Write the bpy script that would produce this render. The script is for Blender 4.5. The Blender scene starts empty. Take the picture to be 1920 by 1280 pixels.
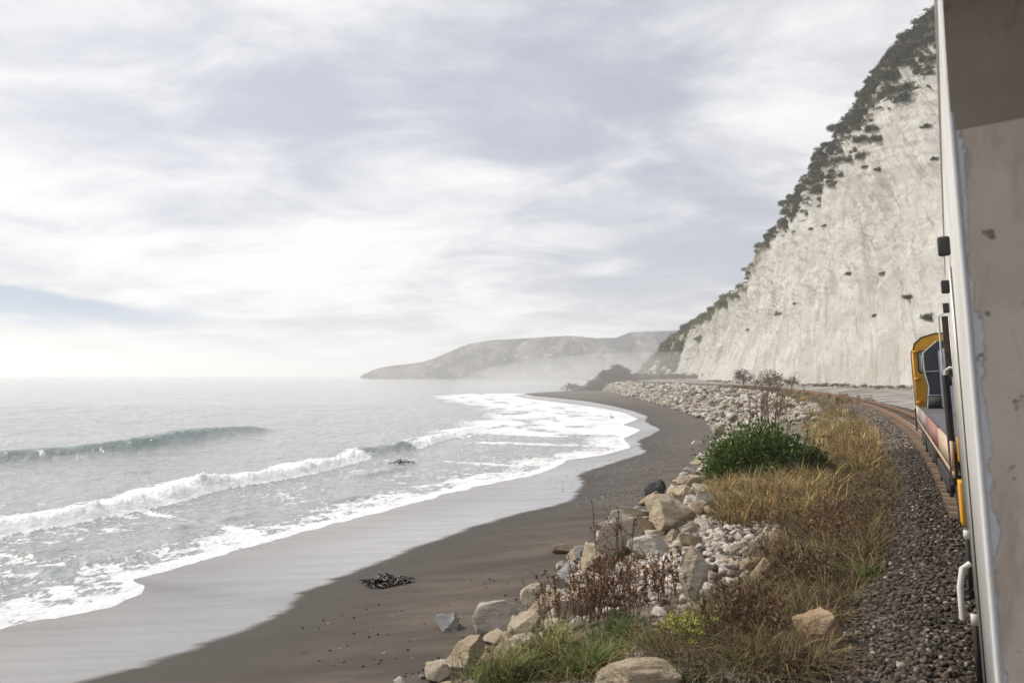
import bpy, math, random
import numpy as np
from mathutils import Vector, Matrix
from mathutils.bvhtree import BVHTree

SC = bpy.context.scene
C = SC.collection
R = math.radians
random.seed(7)
RNG = np.random.default_rng(11)

# ------------------------------------------------------------------ camera
H = 8.0                        # eye above the sea
FPX = 1350.0                   # focal length in pixels of the 1920 px wide photograph
PITCH = math.atan(63.0 / FPX)
cd = bpy.data.cameras.new('camera'); cam = bpy.data.objects.new('camera', cd); C.objects.link(cam)
cam.location = (0, 0, H); cam.rotation_euler = (math.pi / 2 + PITCH, 0, 0)
cd.sensor_width = 36; cd.lens = 36 * FPX / 1920; cd.clip_start = 0.05; cd.clip_end = 40000
cd.dof.use_dof = True; cd.dof.focus_distance = 32; cd.dof.aperture_fstop = 3.2
SC.camera = cam

# ------------------------------------------------------------------ world and sun
SUN_DIR = Vector((-0.62, 0.36, 0.66)).normalized()      # towards the sun
w = bpy.data.worlds.new('World'); SC.world = w; w.use_nodes = True
nt = w.node_tree; nt.nodes.clear()


def N(tree, typ, **kw):
    n = tree.nodes.new(typ)
    for k, v in kw.items():
        if k.startswith('i_'):
            key = k[2:]
            key = int(key) if key.isdigit() else key.replace('_', ' ')
            n.inputs[key].default_value = v
        else:
            setattr(n, k, v)
    return n


def L(tree, a, b):
    tree.links.new(a, b)


def MATH(tree, op, a, b=None, c=None, clamp=False):
    n = tree.nodes.new('ShaderNodeMath'); n.operation = op; n.use_clamp = clamp
    for i, v in enumerate((a, b, c)):
        if v is None:
            continue
        if isinstance(v, (int, float)):
            n.inputs[i].default_value = v
        else:
            tree.links.new(v, n.inputs[i])
    return n.outputs[0]


def SMOOTH(tree, v, lo, hi, a=0.0, b=1.0):
    n = tree.nodes.new('ShaderNodeMapRange'); n.interpolation_type = 'SMOOTHSTEP'
    for i, x in zip((1, 2, 3, 4), (lo, hi, a, b)):
        n.inputs[i].default_value = x
    tree.links.new(v, n.inputs[0])
    return n.outputs[0]


def MIX(tree, fac, a, b, blend='MIX'):
    n = tree.nodes.new('ShaderNodeMix'); n.data_type = 'RGBA'; n.blend_type = blend
    for i, v in ((0, fac), (6, a), (7, b)):
        if isinstance(v, (int, float)):
            n.inputs[i].default_value = v
        elif isinstance(v, tuple):
            n.inputs[i].default_value = v if len(v) == 4 else (*v, 1)
        else:
            tree.links.new(v, n.inputs[i])
    return n.outputs[2]


def NOISE(tree, vec, scale, detail=5, rough=0.55, dist=0.0):
    n = tree.nodes.new('ShaderNodeTexNoise')
    n.inputs['Scale'].default_value = scale; n.inputs['Detail'].default_value = detail
    n.inputs['Roughness'].default_value = rough; n.inputs['Distortion'].default_value = dist
    if vec is not None:
        tree.links.new(vec, n.inputs['Vector'])
    return n.outputs['Fac']


def MAPPING(tree, vec, scale=(1, 1, 1), rot=(0, 0, 0), loc=(0, 0, 0)):
    n = tree.nodes.new('ShaderNodeMapping')
    n.inputs['Scale'].default_value = scale; n.inputs['Rotation'].default_value = rot; n.inputs['Location'].default_value = loc
    tree.links.new(vec, n.inputs['Vector'])
    return n.outputs[0]


sky = N(nt, 'ShaderNodeTexSky', sky_type='NISHITA', sun_disc=False)
sky.sun_elevation = math.asin(SUN_DIR.z); sky.sun_rotation = math.atan2(SUN_DIR.x, SUN_DIR.y)
sky.air_density = 1.0; sky.dust_density = 2.0; sky.ozone_density = 2.0
tc = N(nt, 'ShaderNodeTexCoord')
sep = N(nt, 'ShaderNodeSeparateXYZ'); L(nt, tc.outputs['Generated'], sep.inputs[0])
zc = MATH(nt, 'ADD', MATH(nt, 'MAXIMUM', sep.outputs[2], 0.0), 0.17)
cmb = N(nt, 'ShaderNodeCombineXYZ')
L(nt, MATH(nt, 'DIVIDE', sep.outputs[0], zc), cmb.inputs[0]); L(nt, MATH(nt, 'DIVIDE', sep.outputs[1], zc), cmb.inputs[1])
puv = cmb.outputs[0]                                     # the cloud deck seen as a flat layer overhead
big = NOISE(nt, MAPPING(nt, puv, (0.62, 0.80, 1), (0, 0, 0.45), (3.1, 1.3, 0)), 0.95, 8, 0.57, 0.35)
med = NOISE(nt, MAPPING(nt, puv, (0.9, 1.25, 1), (0, 0, 0.3), (9.3, 4.1, 0)), 2.2, 9, 0.62, 0.4)
cov = MATH(nt, 'ADD', MATH(nt, 'MULTIPLY', big, 0.6), MATH(nt, 'MULTIPLY', med, 0.4))
high = SMOOTH(nt, sep.outputs[2], 0.16, 0.48, 0.0, 0.055)                # the deck thickens and greys overhead
cover = SMOOTH(nt, MATH(nt, 'SUBTRACT', cov, high), 0.38, 0.60)
lowb = NOISE(nt, MAPPING(nt, puv, (0.35, 0.9, 1), (0, 0, 0.1), (1.7, 7.7, 0)), 0.9, 6, 0.5, 0.3)
gap = SMOOTH(nt, lowb, 0.60, 0.70)                       # a few clear streaks
thin = MIX(nt, 0.80, sky.outputs[0], (3.7, 3.78, 4.25))    # thin veil: blue sky through cirrus
cloud = MIX(nt, cover, thin, (6.85, 6.84, 6.86))
cloud = MIX(nt, MATH(nt, 'MULTIPLY', gap, 0.45), cloud, MIX(nt, 0.6, sky.outputs[0], (3.0, 3.7, 4.8)))
# a blue-grey cloud bank lying low over the sea
azm = MATH(nt, 'ARCTAN2', sep.outputs[0], sep.outputs[1]); elv = MATH(nt, 'ARCSINE', sep.outputs[2])
cb2 = N(nt, 'ShaderNodeCombineXYZ'); L(nt, azm, cb2.inputs[0]); L(nt, MATH(nt, 'MULTIPLY', elv, 3.5), cb2.inputs[1])
bn = NOISE(nt, cb2.outputs[0], 9.0, 7, 0.6, 0.3)
top_ = MATH(nt, 'ADD', MATH(nt, 'MULTIPLY', azm, -0.11), 0.030)
e2 = MATH(nt, 'ADD', elv, MATH(nt, 'MULTIPLY', MATH(nt, 'SUBTRACT', bn, 0.5), 0.04))
lo2 = SMOOTH(nt, e2, 0.050, 0.072); hi2 = SMOOTH(nt, MATH(nt, 'SUBTRACT', e2, top_), -0.004, 0.008, 1, 0)
bank2 = MATH(nt, 'MULTIPLY', MATH(nt, 'MULTIPLY', lo2, hi2), SMOOTH(nt, azm, -0.54, -0.28, 1.0, 0.0))
cloud = MIX(nt, MATH(nt, 'MULTIPLY', bank2, 0.85), cloud, (1.6, 2.6, 4.0))
bg = N(nt, 'ShaderNodeBackground', i_Strength=0.10); L(nt, cloud, bg.inputs[0])
wo = N(nt, 'ShaderNodeOutputWorld'); L(nt, bg.outputs[0], wo.inputs[0])

sl = bpy.data.lights.new('sun', 'SUN'); sl.energy = 2.4; sl.angle = R(6); sl.color = (1.0, 0.93, 0.82)
sun = bpy.data.objects.new('sun', sl); C.objects.link(sun)
sun.rotation_euler = (-SUN_DIR).to_track_quat('-Z', 'Y').to_euler()

SC.view_settings.view_transform = 'Standard'; SC.view_settings.look = 'None'
SC.view_settings.gamma = 1.0; SC.view_settings.exposure = 0.52; SC.view_settings.use_curve_mapping = False
SC.render.engine = 'CYCLES'
cy = SC.cycles
cy.use_denoising = True; cy.max_bounces = 6; cy.diffuse_bounces = 2; cy.glossy_bounces = 2
cy.transmission_bounces = 4; cy.volume_bounces = 4; cy.transparent_max_bounces = 6
cy.caustics_reflective = False; cy.caustics_refractive = False
cy.use_adaptive_sampling = True; cy.adaptive_threshold = 0.03

# ------------------------------------------------------------------ pixels and points
FWD = np.array([0, math.cos(PITCH), math.sin(PITCH)]); UPV = np.array([0, -math.sin(PITCH), math.cos(PITCH)])


def ray(px, py):
    d = FWD + np.array([1.0, 0, 0]) * ((px - 960) / FPX) + UPV * ((640 - py) / FPX)
    return d


def at_z(px, py, z):
    d = ray(px, py); t = (z - H) / d[2]
    return np.array([0, 0, H]) + d * t


def at_y(px, py, Y):
    d = ray(px, py)
    return np.array([0, 0, H]) + d * (Y / d[1])


def to_px(p):
    q = np.asarray(p, float) - np.array([0, 0, H]); dep = q @ FWD
    return 960 + FPX * q[..., 0] / dep, 640 - FPX * (q @ UPV) / dep


# ------------------------------------------------------------------ numpy noise
_perm = np.random.default_rng(3).permutation(256); _perm = np.concatenate([_perm] * 3)
_grad = np.random.default_rng(4).normal(size=(256, 3)); _grad /= np.linalg.norm(_grad, axis=1)[:, None]


_G32 = _grad.astype(np.float32)


def perlin(p):
    p = np.asarray(p, float); fl = np.floor(p); f = (p - fl).astype(np.float32); i = fl.astype(np.int32) & 255
    u = f * f * f * (f * (f * 6 - 15) + 10); out = 0
    X, Y, Z = i[..., 0], i[..., 1], i[..., 2]; fx, fy, fz = f[..., 0], f[..., 1], f[..., 2]; ux, uy, uz = u[..., 0], u[..., 1], u[..., 2]
    for a in (0, 1):
        pa = _perm[X + a]; wa = ux if a else 1 - ux
        for b in (0, 1):
            pb = _perm[pa + Y + b]; wb = wa * (uy if b else 1 - uy)
            for c in (0, 1):
                h = _perm[pb + Z + c]
                out = out + wb * (uz if c else 1 - uz) * (_G32[h, 0] * (fx - a) + _G32[h, 1] * (fy - b) + _G32[h, 2] * (fz - c))
    return out


def fbm(p, octv=4, gain=0.5, lac=2.03):
    p = np.asarray(p, float); a = 1.0; s = 0
    for _ in range(octv):
        s = s + a * perlin(p); p = p * lac + 17.3; a *= gain
    return s


def p3(x, y, z=0.0):
    x = np.asarray(x, float)
    return np.stack([x, np.broadcast_to(y, x.shape), np.broadcast_to(z, x.shape)], -1)


def sstep(x, a, b):
    t = np.clip((x - a) / (b - a), 0, 1)
    return t * t * (3 - 2 * t)


# ------------------------------------------------------------------ track curve: s along, n to the left
TH0 = R(30.7); CARTH = R(31.2); OFF = 1.475
_ds = 0.5; _S = np.arange(-60, 1000 + _ds, _ds)
_k = np.interp(_S, [-60, 30, 70, 130, 220, 320, 1000], [1 / 370, 1 / 370, 1 / 380, 1 / 420, 1 / 520, 0.0, 0.0])
_i0 = int(np.argmin(abs(_S))); _cum = np.concatenate([[0], np.cumsum(_k[:-1] * _ds)]); _TH = TH0 - (_cum - _cum[_i0])
_T = np.stack([np.sin(_TH), np.cos(_TH)], -1); _P = np.concatenate([[[0, 0]], np.cumsum(_T[:-1] * _ds, axis=0)])
_P = _P - _P[_i0] + np.array([OFF * math.cos(TH0), -OFF * math.sin(TH0)])
_Lf = np.stack([-np.cos(_TH), np.sin(_TH)], -1)


def sn_world(s, n):
    s = np.asarray(s, float); n = np.asarray(n, float)
    x = np.interp(s, _S, _P[:, 0]); y = np.interp(s, _S, _P[:, 1]); th = np.interp(s, _S, _TH)
    return x - n * np.cos(th), y + n * np.sin(th)


def heading(s):
    return float(np.interp(s, _S, _TH))


def world_sn(x, y):
    x = np.atleast_1d(np.asarray(x, float)).ravel(); y = np.atleast_1d(np.asarray(y, float)).ravel()
    so = np.empty_like(x); no = np.empty_like(x); st = 6
    PC = _P[::st]; ch = 40000
    for a in range(0, len(x), ch):
        q = np.stack([x[a:a + ch], y[a:a + ch]], -1)
        d2 = (q ** 2).sum(1)[:, None] - 2 * q @ PC.T + (PC ** 2).sum(1)[None]
        j = np.argmin(d2, 1) * st
        dv = q - _P[j]; al = (dv * _T[j]).sum(1); j2 = np.clip(j + np.round(al / _ds).astype(int), 0, len(_S) - 1)
        dv = q - _P[j2]; so[a:a + ch] = _S[j2] + (dv * _T[j2]).sum(1); no[a:a + ch] = (dv * _Lf[j2]).sum(1)
    return so, no


def line_fn(pts, z):
    w_ = np.array([at_z(px, py, z)[:2] for px, py in pts]); s, n = world_sn(w_[:, 0], w_[:, 1])
    o = np.argsort(s); s = s[o]; n = n[o]
    return lambda q: np.interp(q, s, n)


Z_RAIL, Z_BED, Z_TOE = 5.60, 5.30, 1.1
n_wat0 = line_fn([(-140, 1215), (0, 1172), (120, 1150), (190, 1135), (250, 1112), (262, 1098), (228, 1085), (300, 1068), (420, 1035), (560, 995), (700, 960),
                  (800, 932), (900, 908), (1000, 890), (1040, 874), (1060, 862), (1130, 852), (1185, 838), (1165, 822), (1200, 806), (1165, 796), (1195, 786), (1170, 774), (1130, 766),
                  (1050, 755), (985, 747), (962, 742)], 0.0)
n_wet0 = line_fn([(40, 1330), (150, 1280), (300, 1240), (470, 1182), (545, 1140), (565, 1115), (640, 1085), (750, 1040), (900, 985), (1000, 957), (1070, 940), (1085, 922),
                  (1100, 905), (1085, 890), (1150, 868), (1215, 848), (1190, 830), (1240, 805), (1210, 790), (1215, 780), (1180, 768), (1100, 752), (1000, 742)], 0.35)
n_toe0 = line_fn([(700, 1400), (850, 1275), (940, 1195), (1000, 1130), (1090, 1050), (1150, 1000), (1215, 958), (1290, 905), (1335, 850), (1350, 818), (1330, 790), (1260, 765), (1180, 745), (1120, 730)], Z_TOE)


S_TIP = float(world_sn(*at_z(962, 742, 0.0)[:2])[0][0])


def n_wat(s):
    k = 1 - sstep(np.asarray(s, float), S_TIP - 5, S_TIP + 110)
    return 9.0 + (n_wat0(s) - 9.0) * k
def n_wet(s): return np.minimum(n_wet0(s), n_wat(s) - 1.2)
def n_toe(s): return np.minimum(n_toe0(s), n_wet(s) - 4.0)
def n_top(s): return 2.6 + 0.50 * (n_toe(s) - 2.6)


def ground_z(s, n):
    """height of the ground before small noise"""
    s, n = np.broadcast_arrays(np.asarray(s, float), np.asarray(n, float))
    o = np.ones_like(s); tw = n_wat(s)
    B = [-70 * o, -17 * o, -9 * o, -3.4 * o, -1.65 * o, 1.55 * o, 2.55 * o, n_top(s), n_toe(s), n_wet(s), tw, tw + 45, tw + 400]
    Z = [7.0, 5.9, 5.5, 5.0, Z_BED, Z_BED, 4.85, 4.2, Z_TOE, 0.36, 0.0, -2.2, -3.4]
    z = np.full_like(s, Z[-1])
    for i in range(len(B) - 1):
        m = (n >= B[i]) & (n < B[i + 1]); t = np.clip((n - B[i]) / np.maximum(B[i + 1] - B[i], 1e-6), 0, 1)
        z = np.where(m, Z[i] + (Z[i + 1] - Z[i]) * t, z)
    return z


def ground_full(s, n):
    z = ground_z(s, n); x, y = sn_world(s, n)
    bank = sstep(n, 2.3, 3.4) * (1 - sstep(n, n_toe(s) - 0.6, n_toe(s) + 0.8))
    z = z + bank * (0.22 * fbm(p3(x / 2.3, y / 2.3, 3.0), 4) + 0.10 * fbm(p3(x / 0.6, y / 0.6, 8.0), 3))
    sand = sstep(n, n_toe(s) - 0.5, n_toe(s) + 1.0) * (1 - sstep(n, n_wet(s) - 1.5, n_wet(s)))
    z = z + sand * (0.05 * fbm(p3(x / 3.0, y / 3.0, 5.0), 3) + 0.02 * fbm(p3(x / 0.7, y / 0.7, 1.0), 3))
    z = z + (1 - sstep(n, 1.9, 2.6)) * sstep(n, -3.6, -2.5) * 0.02 * fbm(p3(x / 0.3, y / 0.3, 2.0), 2)
    return z


# ------------------------------------------------------------------ objects and meshes
def put(name, me, parent=None, mat=None):
    o = bpy.data.objects.new(name, me); C.objects.link(o)
    if parent is not None:
        o.parent = parent
    if mat is not None and me is not None and len(me.materials) == 0:
        me.materials.append(mat)
    return o


def tag(o, label=None, cat=None, group=None, kind=None):
    for k, v in (('label', label), ('category', cat), ('group', group), ('kind', kind)):
        if v:
            o[k] = v
    return o


def mesh_np(name, V, Fs, col=None, attrs=None, smooth=False):
    """Fs: list of (M,k) index arrays"""
    me = bpy.data.meshes.new(name); V = np.asarray(V, np.float32)
    if not isinstance(Fs, list):
        Fs = [Fs]
    Fs = [np.asarray(f, np.int32) for f in Fs if len(f)]
    nl = sum(f.size for f in Fs); npol = sum(len(f) for f in Fs)
    me.vertices.add(len(V)); me.vertices.foreach_set('co', V.ravel())
    me.loops.add(nl); me.loops.foreach_set('vertex_index', np.concatenate([f.ravel() for f in Fs]))
    me.polygons.add(npol)
    tot = np.concatenate([np.full(len(f), f.shape[1]) for f in Fs]).astype(np.int32)
    me.polygons.foreach_set('loop_start', np.concatenate([[0], np.cumsum(tot)[:-1]]).astype(np.int32))
    me.polygons.foreach_set('loop_total', tot)
    if smooth:
        me.polygons.foreach_set('use_smooth', np.ones(npol, bool))
    me.update(calc_edges=True)
    if col is not None:
        a = me.attributes.new('Col', 'FLOAT_COLOR', 'POINT'); c4 = np.ones((len(V), 4), np.float32); c4[:, :3] = col
        a.data.foreach_set('color', c4.ravel())
    for k, v in (attrs or {}).items():
        a = me.attributes.new(k, 'FLOAT', 'POINT'); a.data.foreach_set('value', np.asarray(v, np.float32).ravel())
    return me


def grid_faces(nr, nc, keep=None):
    i = np.arange(nr - 1)[:, None] * nc + np.arange(nc - 1)[None]
    f = np.stack([i, i + 1, i + nc + 1, i + nc], -1).reshape(-1, 4)
    return f if keep is None else f[keep]


class Acc:
    """gathers boxes, tubes, blades into ONE mesh"""
    def __init__(s): s.v = []; s.q = []; s.t = []; s.c = []; s.n = 0

    def add(s, V, F, col=None):
        V = np.asarray(V, float); F = np.asarray(F, int)
        s.v.append(V); (s.q if F.shape[1] == 4 else s.t).append(F + s.n)
        s.c.append(np.broadcast_to(np.asarray(col if col is not None else (1, 1, 1), float), (len(V), 3))); s.n += len(V); return s

    def box(s, x0, x1, y0, y1, z0, z1, col=None):
        V = [(x, y, z) for z in (z0, z1) for y in (y0, y1) for x in (x0, x1)]
        return s.add(V, [(0, 2, 3, 1), (4, 5, 7, 6), (0, 1, 5, 4), (2, 6, 7, 3), (0, 4, 6, 2), (1, 3, 7, 5)], col)

    def prism(s, poly, axis, a, b, col=None):
        """poly of (u,v) extruded along axis ('x': (y,z), 'y': (x,z), 'z': (x,y)) from a to b"""
        k = len(poly); mk = {'x': lambda u, v, h: (h, u, v), 'y': lambda u, v, h: (u, h, v), 'z': lambda u, v, h: (u, v, h)}[axis]
        V = [mk(u, v, a) for u, v in poly] + [mk(u, v, b) for u, v in poly]
        s.add(V, [(i, (i + 1) % k, k + (i + 1) % k, k + i) for i in range(k)], col)
        cen = np.mean(np.array(poly), 0); V2 = V + [mk(*cen, a), mk(*cen, b)]
        return s.add(V2, [((i + 1) % k, i, 2 * k) for i in range(k)] + [(k + i, k + (i + 1) % k, 2 * k + 1) for i in range(k)], col)

    def tube(s, pts, r, sides=8, col=None, r1=None):
        pts = np.asarray(pts, float); r1 = r if r1 is None else r1; m = len(pts); V = []
        up0 = np.array([0.13, 0.29, 0.95]) if abs(pts[-1][2] - pts[0][2]) < 0.7 * np.linalg.norm(pts[-1] - pts[0]) else np.array([0.9, 0.3, 0.1])
        for i in range(m):
            d = pts[min(i + 1, m - 1)] - pts[max(i - 1, 0)]; d /= np.linalg.norm(d) + 1e-9
            a = np.cross(d, up0); a /= np.linalg.norm(a) + 1e-9; b = np.cross(d, a); rr = r + (r1 - r) * i / max(m - 1, 1)
            V += [pts[i] + rr * (math.cos(t) * a + math.sin(t) * b) for t in np.arange(sides) * 2 * math.pi / sides]
        F = [(i * sides + j, i * sides + (j + 1) % sides, (i + 1) * sides + (j + 1) % sides, (i + 1) * sides + j) for i in range(m - 1) for j in range(sides)]
        s.add(V, F, col); V2 = V[:sides] + [pts[0]] + V[-sides:] + [pts[-1]]
        return s.add(V2, [((j + 1) % sides, j, sides) for j in range(sides)] + [(sides + 1 + j, sides + 1 + (j + 1) % sides, 2 * sides + 1) for j in range(sides)], col)

    def lathe(s, prof, cx, cy_, cz, axis='x', seg=28, col=None):
        V = []
        for a, r in prof:
            for t in np.arange(seg) * 2 * math.pi / seg:
                c_, s_ = r * math.cos(t), r * math.sin(t)
                V.append((cx + a, cy_ + c_, cz + s_) if axis == 'x' else (cx + c_, cy_ + a, cz + s_) if axis == 'y' else (cx + c_, cy_ + s_, cz + a))
        F = [(i * seg + j, i * seg + (j + 1) % seg, (i + 1) * seg + (j + 1) % seg, (i + 1) * seg + j) for i in range(len(prof) - 1) for j in range(seg)]
        return s.add(V, F, col)

    def mesh(s, name, smooth=False, attrs=None):
        Fs = []
        if s.q: Fs.append(np.concatenate(s.q))
        if s.t: Fs.append(np.concatenate(s.t))
        return mesh_np(name, np.concatenate(s.v), Fs, np.concatenate(s.c), attrs, smooth)

    def build(s, name, mat, parent=None, smooth=False, bevel=0):
        o = put(name, s.mesh(name, smooth), parent, mat)
        if bevel:
            md = o.modifiers.new('bevel', 'BEVEL'); md.width = bevel; md.segments = 2; md.limit_method = 'ANGLE'; md.angle_limit = R(40)
        return o


# ------------------------------------------------------------------ materials
def newmat(name):
    m = bpy.data.materials.new(name); m.use_nodes = True; t = m.node_tree; t.nodes.clear()
    b = t.nodes.new('ShaderNodeBsdfPrincipled'); o = t.nodes.new('ShaderNodeOutputMaterial'); L(t, b.outputs[0], o.inputs[0])
    return m, t, b


def setin(t, b, name, v):
    if isinstance(v, (int, float)):
        b.inputs[name].default_value = v
    elif isinstance(v, tuple):
        b.inputs[name].default_value = (*v, 1)
    else:
        L(t, v, b.inputs[name])


def bump(t, b, h, strength, dist):
    n = t.nodes.new('ShaderNodeBump'); n.inputs['Strength'].default_value = strength; n.inputs['Distance'].default_value = dist
    L(t, h, n.inputs['Height']); L(t, n.outputs[0], b.inputs['Normal'])


def simple(name, c0, c1, scale=3.0, rough=0.7, bmp=0.0, bscale=20, coords='Object', metal=0.0, attr=False, rnd=0.0, spec=0.5, detail=6):
    """two-tone mottled surface; attr multiplies the vertex colour, rnd varies the value per object"""
    m, t, b = newmat(name); tcn = t.nodes.new('ShaderNodeTexCoord')
    vec = tcn.outputs[coords] if coords != 'World' else t.nodes.new('ShaderNodeNewGeometry').outputs['Position']
    f = SMOOTH(t, NOISE(t, vec, scale, detail, 0.6, 0.3), 0.32, 0.68)
    col = MIX(t, f, c0, c1)
    if attr:
        a = t.nodes.new('ShaderNodeAttribute'); a.attribute_name = 'Col'; col = MIX(t, 1.0, a.outputs['Color'], col, 'MULTIPLY')
    if rnd:
        oi = t.nodes.new('ShaderNodeObjectInfo')
        v = MATH(t, 'MULTIPLY_ADD', oi.outputs['Random'], 2 * rnd, 1 - rnd)
        hs = t.nodes.new('ShaderNodeHueSaturation'); L(t, v, hs.inputs['Value']); L(t, col, hs.inputs['Color']); col = hs.outputs[0]
    setin(t, b, 'Base Color', col); setin(t, b, 'Roughness', rough); setin(t, b, 'Metallic', metal); setin(t, b, 'Specular IOR Level', spec)
    if bmp:
        bump(t, b, NOISE(t, vec, bscale, 6, 0.6), bmp, 0.05)
    return m


M = {}

# ------------------------------------------------------------------ the ground
def geo(t): return t.nodes.new('ShaderNodeNewGeometry').outputs['Position']


def attr(t, k):
    a = t.nodes.new('ShaderNodeAttribute'); a.attribute_name = k; return a.outputs['Fac']


# sand: dark volcanic, wet film near the water
m, t, b = newmat('sand'); g = geo(t)
streak = NOISE(t, MAPPING(t, g, (0.10, 0.9, 1), (0, 0, R(-4))), 1.0, 5, 0.6, 0.3)       # run-off lines across the beach
patch = NOISE(t, g, 0.35, 4, 0.5)
dw = attr(t, 'dwet')
wetd = MATH(t, 'ADD', dw, MATH(t, 'MULTIPLY', MATH(t, 'SUBTRACT', streak, 0.5), 1.6))
wet = SMOOTH(t, wetd, -0.12, 0.45)
damp = SMOOTH(t, MATH(t, 'ADD', dw, MATH(t, 'MULTIPLY', MATH(t, 'SUBTRACT', patch, 0.5), 3.0)), -7.0, -0.5)
film = MATH(t, 'MULTIPLY', wet, SMOOTH(t, NOISE(t, MAPPING(t, g, (0.12, 1.6, 1), (0, 0, R(-9))), 1.1, 8, 0.7, 0.5), 0.30, 0.60, 0.84, 1.0))
grain = NOISE(t, g, 55, 3, 0.7); peb = NOISE(t, g, 5.0, 5, 0.8)
dry = MIX(t, SMOOTH(t, NOISE(t, MAPPING(t, g, (0.25, 1.0, 1)), 0.8, 6, 0.6), 0.35, 0.65), (0.066, 0.052, 0.041), (0.128, 0.101, 0.077))
dry = MIX(t, SMOOTH(t, NOISE(t, MAPPING(t, g, (0.6, 1.3, 1)), 2.1, 7, 0.68, 0.6), 0.50, 0.70, 0, 0.55), dry, (0.048, 0.039, 0.033))
dry = MIX(t, MATH(t, 'MULTIPLY', damp, 0.85), dry, (0.064, 0.055, 0.049))
dry = MIX(t, SMOOTH(t, grain, 0.60, 0.75, 0, 0.35), dry, (0.24, 0.22, 0.20))
shing = attr(t, 'shingle')
dry = MIX(t, MATH(t, 'MULTIPLY', shing, SMOOTH(t, peb, 0.54, 0.64)), dry, (0.40, 0.39, 0.37))
dry = MIX(t, MATH(t, 'MULTIPLY', shing, SMOOTH(t, NOISE(t, g, 6.0, 4, 0.75), 0.55, 0.68)), dry, (0.06, 0.06, 0.065))
setin(t, b, 'Base Color', MIX(t, wet, dry, (0.125, 0.108, 0.093)))
rg = t.nodes.new('ShaderNodeMapRange'); L(t, film, rg.inputs[0]); rg.inputs[3].default_value = 0.85; rg.inputs[4].default_value = 0.16
setin(t, b, 'Roughness', rg.outputs[0])
setin(t, b, 'IOR', 1.4)
setin(t, b, 'Metallic', 0.0)
coat = MATH(t, 'MULTIPLY', film, SMOOTH(t, dw, 0.8, 7.5, 1.0, 0.42)); setin(t, b, 'Coat Weight', coat); setin(t, b, 'Coat Roughness', 0.14); setin(t, b, 'Coat IOR', 2.9)
hb = MATH(t, 'MULTIPLY', MATH(t, 'ADD', MATH(t, 'MULTIPLY', grain, 0.25), MATH(t, 'MULTIPLY', MATH(t, 'MULTIPLY', peb, shing), 1.4)), MATH(t, 'SUBTRACT', 1.0, MATH(t, 'MULTIPLY', wet, 0.96)))
bump(t, b, hb, 0.7, 0.05)
M['sand'] = m

M['earth'] = None
m, t, b = newmat('bank_earth'); g = geo(t)
c = MIX(t, SMOOTH(t, NOISE(t, g, 1.2, 6, 0.65), 0.36, 0.62), (0.12, 0.092, 0.062), (0.30, 0.25, 0.19))
c = MIX(t, SMOOTH(t, NOISE(t, g, 16, 4, 0.7), 0.55, 0.68), c, (0.52, 0.47, 0.41))
c = MIX(t, SMOOTH(t, NOISE(t, g, 9, 5, 0.7), 0.55, 0.70), c, (0.06, 0.05, 0.04))
setin(t, b, 'Base Color', c); setin(t, b, 'Roughness', 0.95); bump(t, b, NOISE(t, g, 14, 6, 0.7), 0.9, 0.10)
M['earth'] = m

m, t, b = newmat('ballast_bed'); g = geo(t)
vo = t.nodes.new('ShaderNodeTexVoronoi'); vo.inputs['Scale'].default_value = 17; L(t, g, vo.inputs['Vector'])
c = MIX(t, SMOOTH(t, NOISE(t, g, 1.0, 4, 0.6), 0.35, 0.65), (0.085, 0.066, 0.052), (0.135, 0.105, 0.082))
c = MIX(t, MATH(t, 'MULTIPLY', attr(t, 'rust'), 0.8), c, (0.145, 0.085, 0.05))
c = MIX(t, 0.5, c, vo.outputs['Color'], 'SOFT_LIGHT')
c = MIX(t, SMOOTH(t, vo.outputs['Distance'], 0.25, 0.62), c, (0.03, 0.026, 0.022))
setin(t, b, 'Base Color', c); setin(t, b, 'Roughness', 0.95); bump(t, b, vo.outputs['Distance'], -0.9, 0.06)
M['bed'] = m

m, t, b = newmat('gravel_land'); g = geo(t)
c = MIX(t, SMOOTH(t, NOISE(t, g, 0.22, 6, 0.6), 0.40, 0.60), (0.15, 0.14, 0.125), (0.34, 0.32, 0.29))
c = MIX(t, SMOOTH(t, NOISE(t, g, 7, 5, 0.7), 0.52, 0.7), c, (0.44, 0.42, 0.38))
gr = MATH(t, 'MULTIPLY', attr(t, 'verge'), SMOOTH(t, NOISE(t, g, 0.5, 7, 0.75), 0.48, 0.62, 0, 0.7))
c = MIX(t, gr, c, (0.16, 0.17, 0.075))
setin(t, b, 'Base Color', c); setin(t, b, 'Roughness', 0.95); bump(t, b, NOISE(t, g, 12, 5, 0.7), 0.5, 0.05)
M['land'] = m

_sa = [-16.0]
while _sa[-1] < 820:
    _sa.append(_sa[-1] + 0.30 + 0.016 * max(_sa[-1] - 12, 0))
SROW = np.array(_sa); SROW = SROW[SROW < S_TIP + 75]; NS = len(SROW)


def strip(name, mat, f0, f1, ncol, power=1.0, attrs=None):
    tt = np.linspace(0, 1, ncol) ** power; S2 = np.repeat(SROW[:, None], ncol, 1)
    a, b_ = f0(SROW)[:, None], f1(SROW)[:, None]; N2 = a + (b_ - a) * tt[None]
    x, y = sn_world(S2, N2); z = ground_full(S2, N2)
    V = np.stack([x, y, z], -1).reshape(-1, 3)
    at = {k: f(S2, N2).ravel() for k, f in (attrs or {}).items()}
    me = mesh_np(name, V, grid_faces(NS, ncol)[:, ::-1], None, at, True)
    o = put(name, me, None, mat); tag(o, kind='structure'); return o, V


cst = lambda v: (lambda s: np.full_like(s, v))


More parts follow.
